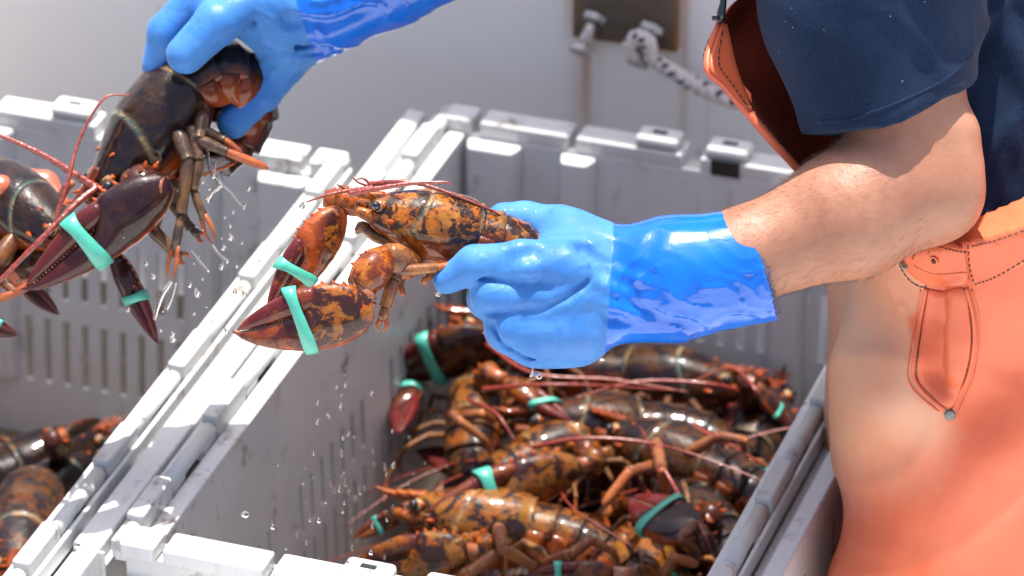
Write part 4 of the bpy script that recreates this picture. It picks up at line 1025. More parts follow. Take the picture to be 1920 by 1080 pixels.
# hair and cap above the frame
cap = MB(); v, f = tube([HEAD+[.01, 0, .055]-MO, HEAD+[-.02, 0, .100]-MO, HEAD+[-.028, 0, .135]-MO], [.094, .088, .03], 24, samples=10); cap.add(v, f)
v, f = tube([HEAD+[-.085, 0, .095]-MO, HEAD+[-.165, 0, .070]-MO], [.008, .004], 16, flat=8.5); cap.add(v, f); cap.build('cap', M['cloth'], man, smooth=True)
hb = MB(); v, f = tube([HEAD+[.015, 0, .02]-MO, HEAD+[.0, 0, .07]-MO], [.080, .092], 20, samples=8); hb.add(v, f); hb.build('hair', M['hair'], man, smooth=True)
# --- arm hair
T = bvh(bv, bq); r3 = random.Random(5); hm = MB(); ax = nrm(WR-ELB)
k = 0
while k < 5000:
    u_ = r3.random(); a = ELB*(1-u_)+WR*u_; ang = r3.random()*2*PI
    d = nrm(np.cross(ax, VD)); e = np.cross(ax, d); dr = d*math.cos(ang)+e*math.sin(ang)
    if u_ < .05: continue
    hit = T.ray_cast(Vector(a+dr*.09), Vector(-dr)); k += 1
    if hit[0] is None: continue
    if dr@upv < .1 and r3.random() < .35: continue
    p = np.array(hit[0]); nn = np.array(hit[1]); nn = nn if nn@dr > 0 else -nn
    g = nrm(ax*.9 + nn*r3.uniform(.25, .7) + np.array([r3.gauss(0, .3) for _ in range(3)])); l = r3.uniform(.003, .0075); s_ = nrm(np.cross(g, VD))*.000055
    p1 = p+g*l*.55; p2 = p+nrm(g+ax*.5-nn*.3)*l
    hm.add([p-s_-MO, p+s_-MO, p1+s_*.8-MO, p1-s_*.8-MO, p2-MO], [(0, 1, 2, 3), (3, 2, 4)])
tag(hm.build('arm_hair', M['hair'], man, smooth=True), kind='stuff')

# --- near glove
def coatf(p0, p1, w=.012):
    n = nrm(p1-p0)
    return lambda v: np.clip(.5 + ((v-p0)@n)/w*.5, 0, 1)
def add_creases(F_, lst):
    for pts_, rr_, k in lst:
        e = None
        for i in range(len(pts_)-1):
            c = F_.cone(pts_[i], pts_[i+1], rr_, rr_); e = c if e is None else np.minimum(e, c)
        F_.ssub(e, k)
pts = [G(800, 540), G(1460, 380), G(1460, 620), G(940, 380), G(1000, 700)]
lo, hi = bounds(pts, .05); Fg = Field(lo, hi, .0017)
Fg.d = Fg.cone2(G(1165, 540, 0), G(1075, 545, .004), .0345, .0375, VD, .72)
Fg.smin(Fg.cone2(G(1075, 545, .004), G(1035, 590, .004), .036, .031, VD, .72), .012)
Fg.smin(Fg.cone2(G(1150, 500, -.004), G(1070, 450, -.012), .026, .021, VD, .8), .012)
Fg.chain([G(1120, 468, -.018), G(1048, 424, -.026), G(985, 414, -.028), G(945, 412, -.026)], [.0170, .0135, .0128, .0118], .010)      # thumb
Fg.chain([G(1085, 505, .020), G(985, 492, .030), G(890, 497, .027), G(838, 525, .021)], [.0180, .0150, .0130, .0094], .009)           # index
Fg.chain([G(1075, 560, .018), G(928, 552, .024), G(915, 560, .004), G(955, 562, -.020)], [.0195, .0155, .0135, .0115], .004)          # middle
Fg.chain([G(1065, 610, .014), G(958, 612, .018), G(950, 618, -.002), G(985, 612, -.024)], [.0205, .0170, .0145, .0115], .006)         # ring
Fg.chain([G(1085, 630, .008), G(1002, 640, .010), G(996, 642, -.008), G(1020, 630, -.024)], [.0185, .0152, .0130, .0105], .014)       # little
cuff = Fg.cone2(G(1160, 541, 0), G(1255, 524, 0), .0345, .0400, VD, .86)
c2 = Fg.cone2(G(1255, 524, 0), G(1440, 494, 0), .0405, .0388, VD, .90); kk = .01
h = np.clip(.5+.5*(cuff-c2)/kk, 0, 1); cuff = cuff*(1-h)+c2*h-kk*h*(1-h)
Fg.smin(cuff, .008)
# folds at the wrist, dents on the knuckles
S1 = .034
add_creases(Fg, [([G(1143, 452, .027), G(1166, 492, .033), G(1178, 545, .034), G(1215, 585, .032)], .0045, .010),
    ([G(1228, 432, .030), G(1208, 480, .036), G(1214, 535, .038)], .0035, .008),
    ([G(1150, 600, .026), G(1200, 617, .028), G(1290, 606, .030)], .0030, .007),
    ([G(1262, 592, .034), G(1330, 572, .038), G(1400, 568, .038)], .0022, .006),
    ([G(1300, 618, .026), G(1380, 600, .030)], .0022, .006),
    ([G(1000, 470, .044), G(950, 488, .047)], .004, .010),
    ([G(937, 512, .046), G(948, 530, .046)], .0035, .008),
    ([G(1092, 470, .026), G(1130, 500, .030)], .003, .012),
    ([G(905, 588, .030), G(960, 584, .038), G(1020, 578, .037), G(1068, 556, .036), G(1100, 525, .034)], .0016, .004),
    ([G(925, 610, .030), G(945, 645, .028), G(985, 668, .022), G(1040, 672, .018)], .0014, .004),
    ([G(900, 520, .034), G(960, 530, .040), G(1010, 528, .040)], .0014, .004)])
wr_(Fg, .0008, [(nrm(rgt*.35+upv), 520, .4, G(1180, 560, .03), .022), (nrm(rgt+upv*.4), 360, .5, G(990, 500, .03), .02), ])
ridge(Fg, .0014, [(nrm(rgt*.35+upv), 150, .4, G(1300, 595, .03), .036, 1.6), (nrm(rgt-upv*.2), 260, .9, G(1185, 540, .03), .024, 1.2), (nrm(rgt*.2+upv), 260, 2.4, G(1400, 560, .03), .030, 1.4)])
ridge(Fg, .0005, [(nrm(rgt*.5-upv), 200, .4, G(1050, 560, .03), .045, 1.2), (nrm(rgt*.8+upv*.6), 260, 1.1, G(1120, 480, .02), .03, 1.0)], 4)
pc = G(1424, 492, 0); ncut = nrm(rgt*215+upv*67*1.0)
jag = .0009*np.sin(Fg.Z*1500)*np.sin(Fg.Y*1100+1)
Fg.d = np.maximum(Fg.d, Fg.plane(pc, ncut)+jag)
Fg.ssub(Fg.cone2(G(1330, 512, 0), G(1560, 470, 0), .0352, .0352, VD, .9), .001)
gl, gv, gq = finish('right_glove', Fg, M['glove'], man, MO, {'coat': coatf(G(1143, 520, 0), G(1200, 524, 0))})
gl.name = 'glove'; gl['label'] = 'long blue rubber glove gripping the orange lobster by the tail'
# lining showing at the cuff
th = np.linspace(0, 2*PI, 72, endpoint=False); e1 = nrm(np.cross(ncut, VD)); e2 = np.cross(ncut, e1)
c0 = G(1418, 494, 0); R = []
for x, rr_ in ((-.010, .0355), (.004, .0372), (.0050, .0362), (-.010, .0345)):
    R.append([c0+ncut*(x+.0006*math.sin(t_*31)+.0005*math.sin(t_*57))+e1*rr_*math.cos(t_)+e2*rr_*.9*math.sin(t_)-MO for t_ in th])
R = np.array(R); v, f = rings(R, False, False); mk('glove_lining', v, f, M['lining'], gl)

# --- far glove
pts = [Q(270, 130), Q(900, -150), Q(430, 260), Q(300, -60)]
lo, hi = bounds(pts, .06); Ff = Field(lo, hi, .0022)
Ff.d = Ff.cone2(Q(640, 5, 0), Q(520, 15, .004), .0300, .0330, upv*.9+rgt*.3, .9)
Ff.smin(Ff.cone(Q(510, 5, .006), Q(470, 5, .008), .030, .026), .012)
Ff.chain([Q(470, 8, .026), Q(408, 42, .036), Q(348, 102, .036)], [.0180, .0160, .0140], .007)
Ff.chain([Q(460, -30, .006), Q(370, 0, .012), Q(312, 60, .010), Q(294, 122, .004)], [.017, .0150, .0135, .0110], .007)
Ff.chain([Q(470, -30, -.02), Q(390, 0, -.022), Q(330, 60, -.026), Q(320, 120, -.030)], [.016, .0145, .0130, .0105], .007)
Ff.chain([Q(590, 45, -.018), Q(530, 110, -.024), Q(485, 175, -.020), Q(438, 228, -.010)], [.022, .0185, .0155, .0125], .010)
Ff.smin(Ff.cone(Q(600, 35, .0), Q(535, 70, -.004), .026, .022), .014)
Ff.smin(Ff.cone(Q(620, 5, 0), Q(720, -45, 0), .0305, .0370), .012); Ff.smin(Ff.cone(Q(720, -45, 0), Q(880, -125, 0), .0370, .0395), .01)
add_creases(Ff, [([Q(540, 40, .034), Q(610, 48, .032), Q(690, 22, .034)], .003, .007), ([Q(470, 40, .034), Q(455, 65, .030)], .003, .006), ([Q(560, 85, .012), Q(610, 95, .010)], .004, .01)])
ridge(Ff, .0024, [(nrm(rgt*.2+upv), 200, .2, Q(660, 10, .02), .05, 1.4), (nrm(rgt*.4-upv), 260, 1, Q(560, 80, 0), .035, 1.2), (nrm(rgt*.8+upv*.4), 240, 1, Q(470, 60, 0.02), .03, 1.0)])
pc2 = Q(872, -120, 0); n2 = nrm(rgt*160+upv*80); Ff.d = np.maximum(Ff.d, Ff.plane(pc2, n2))
g2, _, _ = finish('glove', Ff, M['glove'], man, MO, {'coat': coatf(Q(560, 10, 0), Q(640, -15, 0))})
g2['label'] = 'blue glove raised over the left crate, dangling the dark lobster'

def drape(T_, pl, n=None, off=.0006, sm=True):
    pl = np.array(pl, float); q = catmull(np.column_stack([pl, np.zeros(len(pl))]), n or max(8, int(np.abs(np.diff(pl, axis=0)).sum()/6)))[:, :2] if sm else pl
    out = []; last = None
    for (x, y) in q:
        d = nrm(fwd + rgt*((x-960)/F)+upv*((540-y)/F)); hit = T_.ray_cast(Vector(CAM), Vector(d))
        if hit[0] is None: continue
        nn = np.array(hit[1]); nn = nn if nn@d < 0 else -nn
        out.append((np.array(hit[0])+nn*off, nn))
    return out
def stitches(T_, pl, dash=7, gap=4, r=.00042, mat='thread', parent=None, name='stitching', n=None):
    q = drape(T_, pl, n=max(10, int(np.hypot(*np.diff(np.array(pl, float), axis=0).T).sum()/2)), off=.0004)
    m = MB(); i = 0
    while i+2 < len(q):
        j = min(len(q)-1, i+max(1, int(dash/2)))
        seg = [a for a, b in q[i:j+1]]
        if all(np.linalg.norm(seg[k]-seg[k+1]) < .02 for k in range(len(seg)-1)):
            v, f = tube([s_-MO for s_ in seg], r, 5); m.add(v, f)
        i = j+max(1, int(gap/2))
    if m.v: tag(m.build(name, M[mat], parent, smooth=True), kind='stuff')
def seam(T_, pl, r=.0011, mat='oil', parent=None, name='seam', off=0.0, n=None, flat=1.6):
    q = drape(T_, pl, off=off, n=n)
    if len(q) < 3: return
    v, f = tube([a-MO for a, b in q], r, 8, ref=q[0][1], flat=flat); mk(name, v, f, M[mat], parent)

# --- overalls
pts = [PEL-[.14, .2, 0], PEL+[.16, .2, .22], D(0, 0, .03), D(-.14, 0, .5)]
lo, hi = bounds(pts, .04); Fo = Field(lo, hi, .0040)
Fo.d = Fo.cone(D(.012, -.060, .96), D(.016, -.060, 1.14), .106, .108)
Fo.smin(Fo.cone(D(.006, .062, .96), D(.014, .062, 1.14), .106, .106), .04)
Fo.smin(Fo.cone(D(-.010, -.01, .86), D(-.002, -.01, 1.06), .092, .085), .04)
for sg in (-1, 1):
    Fo.smin(Fo.cone(D(.004, sg*.072, .93), D(-.010, sg*.080, .52), .109, .100), .03); Fo.smin(Fo.cone(D(.010, sg*.085, .52), D(.02, sg*.09, .06), .076, .070), .02)
wr_(Fo, .006, [(nrm(rgt*.5+upv*.9), 42, .5, P(1640, 700, 3.42), .10), (nrm(rgt*.5-upv*.9), 55, .9, P(1760, 960, 3.48), .12), (nrm(rgt*.8-upv*.9), 75, .2, P(1880, 780, 3.38), .10), (nrm(rgt*.25+upv), 60, 2.1, P(1600, 960, 3.5), .09)])
ridge(Fo, .0050, [(nrm(rgt*.35+upv), 38, .5, P(1640, 760, 3.42), .10, .7), (nrm(rgt*.8-upv*.9), 40, .9, P(1880, 900, 3.42), .12, .6), (nrm(rgt*.9+upv*.5), 60, .2, P(1700, 560, 3.38), .05, .7)], 2.2)
# waist cut: band line in the picture
Z0 = PEL[2]
T0v, T0q = Fo.mesh(); T0 = bvh(T0v, T0q)
def surf(px, py, dz=0):
    q = drape(T0, [(px, py)], sm=False, off=dz); return q[0][0] if q else P(px, py, 3.4-dz)
A_, B_, C_ = surf(1700, 463), surf(1910, 430), None
wl_n = nrm(np.cross(B_-A_, fwd*1.0 + np.array([0, 0, .45])))
if wl_n[2] < 0: wl_n = -wl_n
Fo.d = np.maximum(Fo.d, Fo.plane(A_, wl_n))
for sg in (-1, 1):
    hol = Fo.cone(PEL+np.array([.012, sg*.050, .06]), CHE+np.array([.045, sg*.035, 0]), .0990, .094)
    Fo.d = np.maximum(Fo.d, -np.maximum(hol, -Fo.plane(A_-wl_n*.035, wl_n)))
cr_ = [surf(x, y, 0) for x, y in ((1763, 545), (1766, 610), (1764, 660), (1757, 705))]
e = None
for i in range(3):
    c = Fo.cone(cr_[i], cr_[i+1], .0085+.0018*i, .0105+.0018*i); e = c if e is None else np.minimum(e, c)
Fo.ssub(e, .012)
br = [surf(x, y, -.004) for x, y in ((1800, 560), (1800, 640), (1795, 700))]
Fo.smin(np.minimum(Fo.cone(br[0], br[1], .006, .009), Fo.cone(br[1], br[2], .009, .005)), .016)
def stainf(v):
    x, y, d = pix(v); edge = np.interp(y, [430, 560, 600, 700, 800, 900, 1000, 1100, 1300], [1690, 1750, 1700, 1738, 1790, 1770, 1690, 1620, 1560])
    s1 = 1/(1+np.exp(np.clip((x-edge)/np.interp(y, [560, 720, 860], [5, 12, 34]), -30, 30))); s2 = np.clip((1060-y)/330, 0, 1)
    return np.clip(s1*s2*1.05, 0, 1)
ov, ovv, ovq = finish('overalls', Fo, M['oil'], man, MO, {'stain': stainf}); TO = bvh(ovv, ovq)
def patch(T_, outline, off, name, mat, parent, th=.0012, steps=7, corner=False):
    o = np.array(outline, float); o = catmull(np.column_stack([np.vstack([o, o[:1]]), np.zeros(len(o)+1)]), 90)[:-1, :2] if not corner else np.vstack([np.linspace(o[i], o[(i+1) % len(o)], 14, endpoint=False) for i in range(len(o))])
    c = o.mean(0); V = []; n = len(o)
    rs = [1.0, 1.0, .97]+list(np.linspace(.85, .12, steps)); offs = [-.0005, off, off+th]+[off+th]*steps
    for k_, of in zip(rs, offs):
        for (x, y) in o:
            xx, yy = c+(np.array([x, y])-c)*k_; q = drape(T_, [(xx, yy)], sm=False, off=of)
            V.append(q[0][0] if q else (V[-1] if V else surf(xx, yy)))
    V = np.array(V); R = V.reshape(len(rs), n, 3)-MO; v, f = rings(R, False, True)
    return mk(name, v, f, M[mat], parent, attrs={'stain': np.zeros(len(v))})
# --- t-shirt
pts = [SHN, SHF, G(1533, 270), G(1830, 150), PEL, P(1200, -250, 3.5), CHE-[.16, 0, 0], PEL-[.1, 0, 0]]
lo, hi = bounds(pts, .12); Fs = Field(lo, hi, .0036)
a0 = SHN; a1 = G(1684, 275, -.010)
Fs.d = Fs.cone(a0+rgt*.012, G(1632, 0, -.010), .072, .0720); Fs.smin(Fs.cone(G(1632, 0, -.010), a1, .0720, .0570), .02)
Fs.smin(Fs.cone(G(1600, 60, -.010), G(1580, 240, -.010), .040, .018), .02)
armcut = np.maximum(Fs.d, Fs.plane(G(1690, 214, -.01), nrm(rgt*.40-upv)) )
# curved hem: plane tilted plus a bow
hx = (Fs.X-G(1680, 200)[0]); bow = 6.0*hx**2
armcut = np.maximum(Fs.d, Fs.plane(G(1690, 226, -.01), nrm(rgt*.34-upv)) + bow*.55)
inner = Fs.cone(a0, a1-upv*.05, .060, .0435); 
inn = np.maximum(Fs.cone(G(1650, 100, -.008), G(1712, 330, -.010), .0560, .0480), -Fs.plane(G(1690, 190, -.01), nrm(rgt*.40-upv)))
Fs.d = armcut
far = Fs.cone(SHF, P(1250, -300, 3.5), .066, .062); far = np.maximum(far, Fs.plane(P(1250, -300, 3.5), -rgt)); Fs.smin(far, .01)
for sg, dx in ((-1, 0), (1, 0)):
    Ft = Fs.cone(PEL+np.array([.012, sg*.050, .06]), CHE+np.array([.045, sg*.035, 0]), .0975, .094); Fs.smin(np.maximum(Ft, -Fs.plane(A_-wl_n*.02, wl_n)), .006)
Fs.smin(np.maximum(Fs.cone(P(1722, 90, 3.47), P(1770, 440, 3.47), .076, .082), -Fs.plane(A_-wl_n*.015, wl_n)), .02)
Fs.smin(Fs.cone(SHN+fwd*.05+rgt*.03, SHF-fwd*.03+rgt*.02, .062, .068), .03)
for q in range(7):       # long diagonal folds on the back
    a_ = P(1850+q*34, 20+q*30, 3.32); 
ridge(Fs, .0070, [(nrm(rgt*.9-upv*.62), 55, .6, P(1890, 180, 3.36), .12, .5), (nrm(rgt*.9-upv*.5), 90, .2, P(1880, 330, 3.40), .08, .5)], 2)
wr_(Fs, .0025, [(nrm(rgt*.9+upv*.62), 150, .6, P(1900, 150, 3.36), .12), (nrm(rgt*.95+upv*.5), 245, .2, P(1890, 300, 3.38), .08), (nrm(rgt*1+upv*.2), 120, 1.1, G(1540, 60, .02), .06)])
ridge(Fs, .0026, [(nrm(rgt*1+upv*.12), 48, .3, G(1600, 60, .05), .085, .6), (nrm(rgt*.6+upv), 60, 1.3, G(1760, 60, .05), .06, .8)], 2)
shirt, sv, sq = finish('t_shirt', Fs, M['cloth'], man, MO)
TS = bvh(sv, sq)
seam(TS, [(1536, 229), (1600, 222), (1690, 190), (1770, 150), (1826, 100)], .0007, 'cloth', shirt, 'hem_seam')
wb = patch(TO, [(1806, 454), (1850, 444), (1912, 424), (2040, 376), (2040, 445), (1925, 492), (1826, 538), (1812, 500)], .0012, 'waistband', 'oil', ov, corner=True)
sf = patch(TO, [(1812, 462), (1770, 455), (1735, 452), (1706, 466), (1697, 482), (1706, 503), (1728, 522), (1754, 533), (1814, 528)], .0022, 'waist_strap', 'oil', ov, th=.0016)
def bvho(o):
    me = o.data; return BVHTree.FromPolygons([Vector(v.co)+Vector(MO) for v in me.vertices], [tuple(p.vertices) for p in me.polygons])
TW, TSF = bvho(wb), bvho(sf)
stitches(TW, [(1823, 462), (1860, 453), (1920, 432), (1990, 406)], parent=ov); stitches(TW, [(1815, 460), (1818, 500), (1826, 532)], parent=ov); stitches(TW, [(1828, 534), (1870, 518), (1925, 486), (1990, 452)], parent=ov)
seam(TW, [(1806, 452), (1809, 500), (1815, 540)], .0009, 'oil', ov, flat=1.2)
stitches(TSF, [(1812, 474), (1780, 468), (1750, 461), (1722, 470), (1712, 482)], dash=5, gap=3, parent=ov)
seam(TSF, [(1712, 484), (1716, 500), (1755, 515), (1812, 512)], .0006, 'oil', sf)
q = drape(TSF, [(1752, 488)], sm=False)[0]; n_ = q[1]; e1 = nrm(np.cross(n_, upv)); e2 = np.cross(n_, e1)
th = np.linspace(0, 2*PI, 21)
v, f = tube([q[0]+e1*.0026*math.cos(a)+e2*.0026*math.sin(a)-MO for a in th], .0009, 8, ref=n_); mk('eyelet', v, f, M['oil'], sf, attrs={'stain': np.zeros(len(v))})
v, f = tube([q[0]-n_*.0004-MO, q[0]+n_*.0007-MO], [.0016, .0014], 12); mk('eyelet_hole', v, f, M['dark'], sf)
q = drape(TO, [(1739, 456)], sm=False)[0]
v, f = tube([q[0]+VD*.004+rgt*.0035*math.cos(a)+upv*.0065*math.sin(a)-MO for a in np.linspace(0, 2*PI, 24)], .0009, 8, ref=VD); mk('metal_ring', v, f, M['rivet'], ov)
bk = MB(); q0 = drape(TO, [(1697, 480)], sm=False)
q0 = q0[0][0] if q0 else surf(1700, 482)
v, f = tube([q0+VD*.003+rgt*.003*math.cos(a)+upv*.008*math.sin(a)-MO for a in np.linspace(0, 2*PI, 20)], .0011, 8, ref=VD); mk('buckle', v, f, M['rivet'], ov)
patch(TO, [(1741, 541), (1770, 545), (1807, 541), (1818, 590), (1820, 645), (1810, 700), (1784, 764), (1738, 734), (1720, 705), (1723, 660), (1732, 600)], .0004, 'pocket_flap', 'oil', ov, th=.0014, steps=12)
for pl_ in ([(1737, 540), (1727, 600), (1716, 665), (1713, 705), (1730, 735), (1770, 768)], [(1812, 540), (1824, 590), (1826, 640), (1816, 700), (1800, 740), (1788, 768)]):
    seam(TO, pl_, .0011, 'oil', ov, off=.0006, flat=1.4); sh_ = 8 if pl_[0][0] < 1780 else -8
    stitches(TO, [(x+sh_*.6, y) for x, y in pl_], dash=9, gap=2, r=.0003, parent=ov)
    seam(TO, [(x-sh_*1.3, y+abs(sh_)*.4) for x, y in pl_], .0007, 'oil', ov, off=.0001, flat=1.2)
stitches(TO, [(1684, 486), (1694, 510), (1712, 530), (1734, 538), (1738, 524)], dash=6, gap=2, parent=ov)
q = drape(TO, [(1781, 777)], sm=False)[0]; n_ = q[1]
v, f = tube([q[0]-n_*.001-MO, q[0]+n_*.0014-MO, q[0]+n_*.0018-MO], [.0038, .0038, .0030], 20); mk('rivet', v, f, M['rivet'], ov)
# bib: loose sheet seen almost edge on
E1 = catmull(np.array([P(1352, 36, 3.31), P(1326, 122, 3.29), P(1362, 165, 3.29), P(1430, 245, 3.295), P(1505, 328, 3.31), P(1560, 400, 3.325), P(1590, 450, 3.335)]), 40)
E2 = catmull(np.array([P(1430, -20, 3.40), P(1450, 40, 3.40), P(1490, 105, 3.40), P(1540, 185, 3.40), P(1590, 290, 3.40), P(1630, 380, 3.40), P(1650, 440, 3.40)]), 40)
nb_ = 22; Vb = []
for i in range(40):
    for j in range(nb_):
        t_ = j/(nb_-1); p = E1[i]*(1-t_)+E2[i]*t_; bul = math.sin(PI*t_)*.020+.004*math.sin(t_*9+i*.25)
        Vb.append(p + rgt*(-.6)*bul*(1 if i > 4 else i/4) + upv*.3*bul)
Vb = np.array(Vb); n0 = len(Vb); thk = .0016; off_ = nrm(rgt+upv*.4)*thk
V2 = np.vstack([Vb, Vb+off_]); fb = []
for i in range(39):
    for j in range(nb_-1):
        a = i*nb_+j; fb += [(a, a+1, a+nb_+1, a+nb_), (a+n0, a+nb_+n0, a+nb_+1+n0, a+1+n0)]
for i in range(39):
    a = i*nb_; fb.append((a, a+nb_, a+nb_+n0, a+n0)); a = i*nb_+nb_-1; fb.append((a+nb_, a, a+n0, a+nb_+n0))
for j in range(nb_-1): a = j; fb.append((a+1, a, a+n0, a+1+n0)); a = 39*nb_+j; fb.append((a, a+1, a+1+n0, a+n0))
bib = mk('bib', V2-MO, fb, None, ov, attrs={'stain': np.zeros(len(V2))}, mats=[M['oil_in_shade'], M['oil']], fm=[1 if (V2[list(q)].mean(0)-E1[min(39, (q[0] % n0)//nb_)])@(V2[list(q)].mean(0)-E1[min(39, (q[0] % n0)//nb_)]) < (.030 if (q[0] % n0)//nb_ < 12 else .008)**2 else 0 for q in fb])  # sunlit near edge coloured plain orange, shaded rest in the dark lining
v, f = tube([p-MO for p in E1[:34]], .0028, 8); mk('bib_hem', v, f, M['oil'], bib, attrs={'stain': np.zeros(len(v))})
m = MB()
for i in range(1, 33):
    a = Vb[i*nb_+1]*.6+Vb[i*nb_]*.4; b = Vb[(i+1)*nb_+1]*.6+Vb[(i+1)*nb_]*.4
    for sd_ in (0, 1):
        aa = a+off_*sd_*1.3-off_*.25*(1-sd_); bb = b+off_*sd_*1.3-off_*.25*(1-sd_); v, f = tube([aa-MO, aa*.3+bb*.7-MO], .0006, 5); m.add(v, f)
tag(m.build('stitching', M['thread'], bib, smooth=True), kind='stuff')
fl = catmull(np.array([P(1354, 42, 3.300), P(1330, 122, 3.284), P(1362, 160, 3.284), P(1404, 208, 3.288)]), 16); fr = catmull(np.array([P(1364, 46, 3.305), P(1378, 110, 3.300), P(1392, 155, 3.297), P(1412, 208, 3.292)]), 16)
R = np.array([np.vstack([np.linspace(fl[i], fr[i], 6), np.linspace(fr[i], fl[i], 6)-VD*.0014]) for i in range(16)])-MO; v, f = rings(R); bc = mk('sunlit_bib_corner', v, f, M['oil'], bib, attrs={'stain': np.zeros(len(v))})  # added orange piece standing in for the sunlit corner of the bib
m = MB()
for i in range(1, 15):
    a = fl[i]*.62+fr[i]*.38+VD*.0006; b = fl[i+1]*.62+fr[i+1]*.38+VD*.0006; v, f = tube([a-MO, a*.4+b*.6-MO], .00055, 5); m.add(v, f)
tag(m.build('stitching', M['thread'], bc, smooth=True), kind='stuff')
# buckle and strap going up to the shoulder
m = MB(); v, f = tube([P(1352, 44, 3.305)-MO, P(1352, 28, 3.303)-MO, P(1356, 5, 3.30)-MO, P(1358, -30, 3.30)-MO], [.0028, .0052, .0040, .0045], 14, samples=18, flat=.55); m.add(v, f)
m.build('strap_buckle', M['dark'], ov, smooth=True)
m = MB(); v, f = tube([P(1343, 38, 3.302)-MO, P(1343, 30, 3.302)-MO], [.0030, .0030], 12); m.add(v, f); m.build('buckle_knob', M['dark'], ov, smooth=True)
v, f = tube([P(1358, -25, 3.30)-MO, P(1420, -260, 3.24)-MO, SHN+np.array([-.03, .05, .075])-MO, SHN+np.array([.06, .05, .06])-MO, P(2060, -60, 3.45)-MO, P(2110, 420, 3.50)-MO], .0012, 10, flat=14, samples=40); mk('shoulder_strap', v, f, M['dark'], ov)
for sg in (-1, 1):
    m = MB(); v, f = tube([D(.02, sg*.09, .004)-MO, D(.02, sg*.09, .14)-MO], [.060, .066], 20); m.add(v, f)
    v, f = tube([D(.01, sg*.09, .040)-MO, D(-.15, sg*.09, .035)-MO], [.040, .034], 16, samples=8, flat=1.1); m.add(v, f); m.build('boot', M['boot'], man, smooth=True)

# ================================================================== the second crewman, mostly outside the picture
K = Lf; PM = P(-330, 330, 3.56); BO = np.array([PM[0]-.42, PM[1]+.05, 0.0])
man2 = empty('person', BO); tag(man2, 'crewman reaching in from the left edge, only orange gloved fingers around a black lobster visible', 'person')
pts = [K(-60, 430), K(130, 330), K(90, 520), K(-300, 330), BO+[-.12, 0, .85], BO+[.0, 0, 1.60]]
lo, hi = bounds(pts, .16); Fb = Field(lo, hi, .006)
SH2 = BO+np.array([.02, -.03, 1.38]); EL2 = K(-620, 330)
Fb.d = Fb.cone(SH2, EL2, .055, .046); Fb.smin(Fb.cone(EL2, K(-260, 420), .046, .034), .02); Fb.smin(Fb.cone(K(-260, 420), K(-150, 425), .034, .030), .02)
for sg in (-1, 1): Fb.smin(Fb.cone(BO+[0, sg*.07, .95], BO+[0, sg*.09, 1.36], .11, .10), .03)
H2 = BO+np.array([.04, 0, 1.58]); Fb.smin(Fb.cone(BO+[0, 0, 1.4], H2, .055, .055), .02); Fb.smin(Fb.cone(H2, H2+[.02, 0, .06], .082, .080), .02); Fb.smin(Fb.cone(H2+[.09, 0, .02], H2+[.10, 0, .0], .010, .012), .01)
finish('body', Fb, M['skin'], man2, BO)
pts = [K(-180, 430), K(130, 330), K(90, 530)]; lo, hi = bounds(pts, .05); Fh = Field(lo, hi, .0022)
Fh.d = Fh.cone2(K(-170, 430, -.01), K(-70, 425, -.03), .036, .036, VD, .6)
Fh.chain([K(-60, 380, -.04), K(20, 335, -.045), K(85, 345, -.045), K(112, 385, -.035)], [.013, .0105, .0095, .0080], .008)
Fh.chain([K(-60, 410, -.045), K(20, 375, -.05), K(90, 385, -.05), K(110, 415, -.040)], [.013, .0105, .0095, .0080], .008)
Fh.chain([K(-60, 450, -.045), K(20, 430, -.05), K(80, 430, -.045)], [.013, .0105, .0090], .008)
Fh.chain([K(-60, 480, -.04), K(10, 480, -.05), K(60, 475, -.045)], [.012, .0095, .0080], .008)
Fh.chain([K(-100, 400, .0), K(-45, 355, .03), K(2, 352, .036)], [.014, .012, .0095], .008)
Fh.chain([K(-110, 490, .0), K(-20, 500, .012), K(62, 503, .016)], [.022, .0165, .0125], .010)
finish('glove', Fh, M['oglove'], man2, BO)
for sg in (-1, 1):
    m = MB(); v, f = tube([BO+[0, sg*.08, .04]-BO, BO+[0, sg*.08, .5]-BO, BO+[0, sg*.06, 1.0]-BO], [.07, .08, .115], 20, samples=14); m.add(v, f)
    mk('trouser_leg', m.v, m.f, M['oil'], man2, attrs={'stain': np.zeros(len(m.v))})
m = MB(); v, f = tube([[0, 0, .95], [0, 0, 1.15], [0, 0, 1.40], [.0, 0, 1.46]], [.125, .125, .120, .06], 28, samples=20, ref=(1, 0, 0), flat=1.6); m.add(v, f); m.build('t_shirt', M['cloth'], man2, smooth=True)

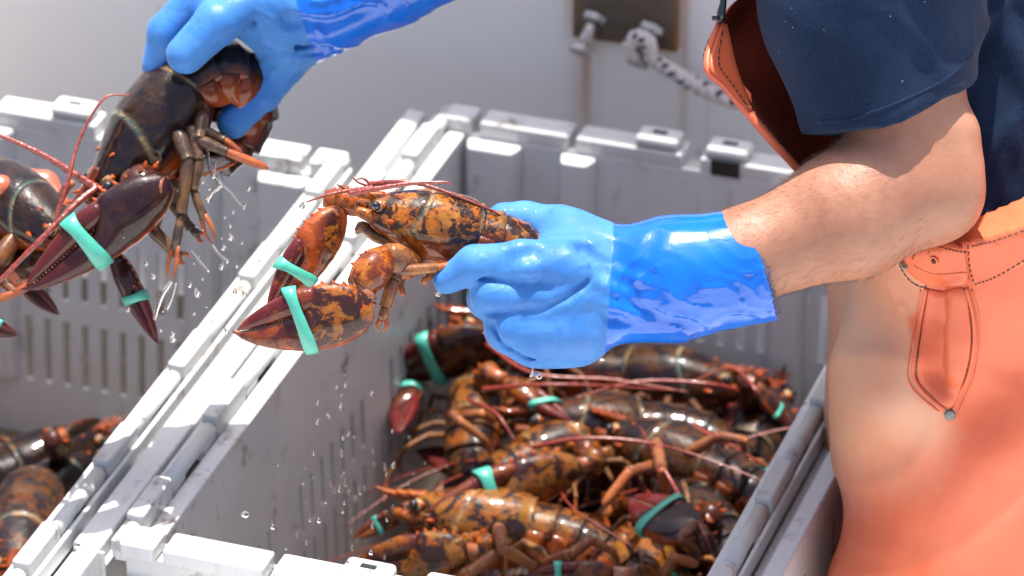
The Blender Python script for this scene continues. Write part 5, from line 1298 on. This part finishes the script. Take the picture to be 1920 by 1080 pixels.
def wall_pt(px, py, off):
    a, z = wall_uv(px, py); return V3*a + U3*(WU-off) + np.array([0, 0, z])
M['rope'] = mat_simple('cotton_rope', (0.62, 0.55, 0.52), 0.85, bump=0.6, scale=500, var=0.12)
M['ropedark'] = mat_simple('rope_fleck', (0.04, 0.035, 0.04), 0.85)
ro = empty('rope', wall_pt(1225, 60, .03)); tag(ro, 'frayed pale rope with dark flecks hooked over the right bolt of the plate', 'rope'); RO = np.array(ro.location)
cp = catmull(np.array([wall_pt(1212, 74, .034), wall_pt(1206, 50, .036), wall_pt(1220, 34, .036), wall_pt(1240, 44, .036), wall_pt(1244, 74, .034), wall_pt(1268, 98, .030), wall_pt(1300, 118, .028), wall_pt(1330, 138, .026), wall_pt(1380, 160, .026), wall_pt(1430, 170, .024)]), 150)
tt, NN, BB = frames(cp)
for s_ in range(3):
    q = [cp[i]+.0034*(NN[i]*math.cos(i*.30+s_*2.094)+BB[i]*math.sin(i*.30+s_*2.094))-RO for i in range(150)]
    v, f = tube(q, .0036, 10); mk('rope_strand', v, f, M['rope'], ro)
    m = MB()
    for i in range(6+s_*4, 146, 13):
        v, f = tube([q[i], q[i+1], q[i+2]], .00395, 10); m.add(v, f)
    tag(m.build('rope_fleck', M['ropedark'], ro, smooth=True), kind='stuff')
# water: drops and strings running off the lobsters and the gloves
wm = MB(); rw = random.Random(11)
def drop(p, r, st=1.0, d=(0, 0, -1)):
    v, f = tube([np.array(p)-np.array(d)*r*st, np.array(p)-np.array(d)*r*st*.5, np.array(p), np.array(p)+np.array(d)*r*.6, np.array(p)+np.array(d)*r], [r*.12, r*.6, r, r*.75, r*.1], 8, samples=9); wm.add(v, f)
def string(pl, r):
    v, f = tube(pl, [rr_*rw.uniform(.8, 1.2) for rr_ in r], 8, samples=len(pl)*5); wm.add(v, f)
Wd = vecs(3.47)
string([Wd(388, 262), Wd(392, 310), Wd(412, 345), Wd(400, 360), Wd(388, 378)], [.0016, .0012, .0018, .0012, .0022])
string([Wd(412, 345), Wd(435, 365), Wd(448, 382), Wd(460, 388)], [.0016, .0012, .0010, .0024])
string([Wd(380, 290), Wd(372, 320), Wd(380, 345)], [.0018, .0008, .0016]); string([Wd(402, 300), Wd(398, 335)], [.0022, .0012])
string([Wd(322, 528), Wd(305, 552), Wd(296, 575), Wd(290, 600)], [.0014, .0030, .0020, .0010]); string([Wd(330, 530), Wd(322, 560), Wd(312, 580)], [.0010, .0012, .0022])
string([Wd(398, 460), Wd(412, 478), Wd(428, 492)], [.0016, .0010, .0018]); string([Wd(358, 470), Wd(372, 488), Wd(392, 510)], [.0010, .0014, .0008])
string([G(1000, 684, .012), G(999, 694, .012), G(1000, 706, .012)], [.0012, .0007, .0024]); drop(G(1011, 706, .012), .0022, 1.6)
drop(G(822, 551, .018), .0022, 1.0); drop(G(688, 585, .02), .0018)
for i in range(45):
    x = rw.gauss(380, 75); y = rw.uniform(350, 640); drop(Wd(x, y, rw.uniform(-.05, .07)), rw.choice([.0007, .0009, .0012, .0018, .0024]), rw.uniform(1, 2.4), nrm([rw.gauss(0, .25), 0, -1]))
for i in range(90):
    x = rw.gauss(640, 70); y = rw.gauss(930, 110)
    if y < 700: continue
    drop(P(x, y, rw.uniform(3.35, 3.62)), rw.choice([.0006, .0008, .0011, .0016]), rw.uniform(1.5, 4), nrm([rw.gauss(0, .2), 0, -1]))
drop(P(460, 964, 3.40), .0030, .9)
o = mk('water_drops', wm.v, wm.f, M['water'], None); tag(o, 'clear sea water strings and droplets dripping off the lobsters and gloves', 'water', kind='stuff')
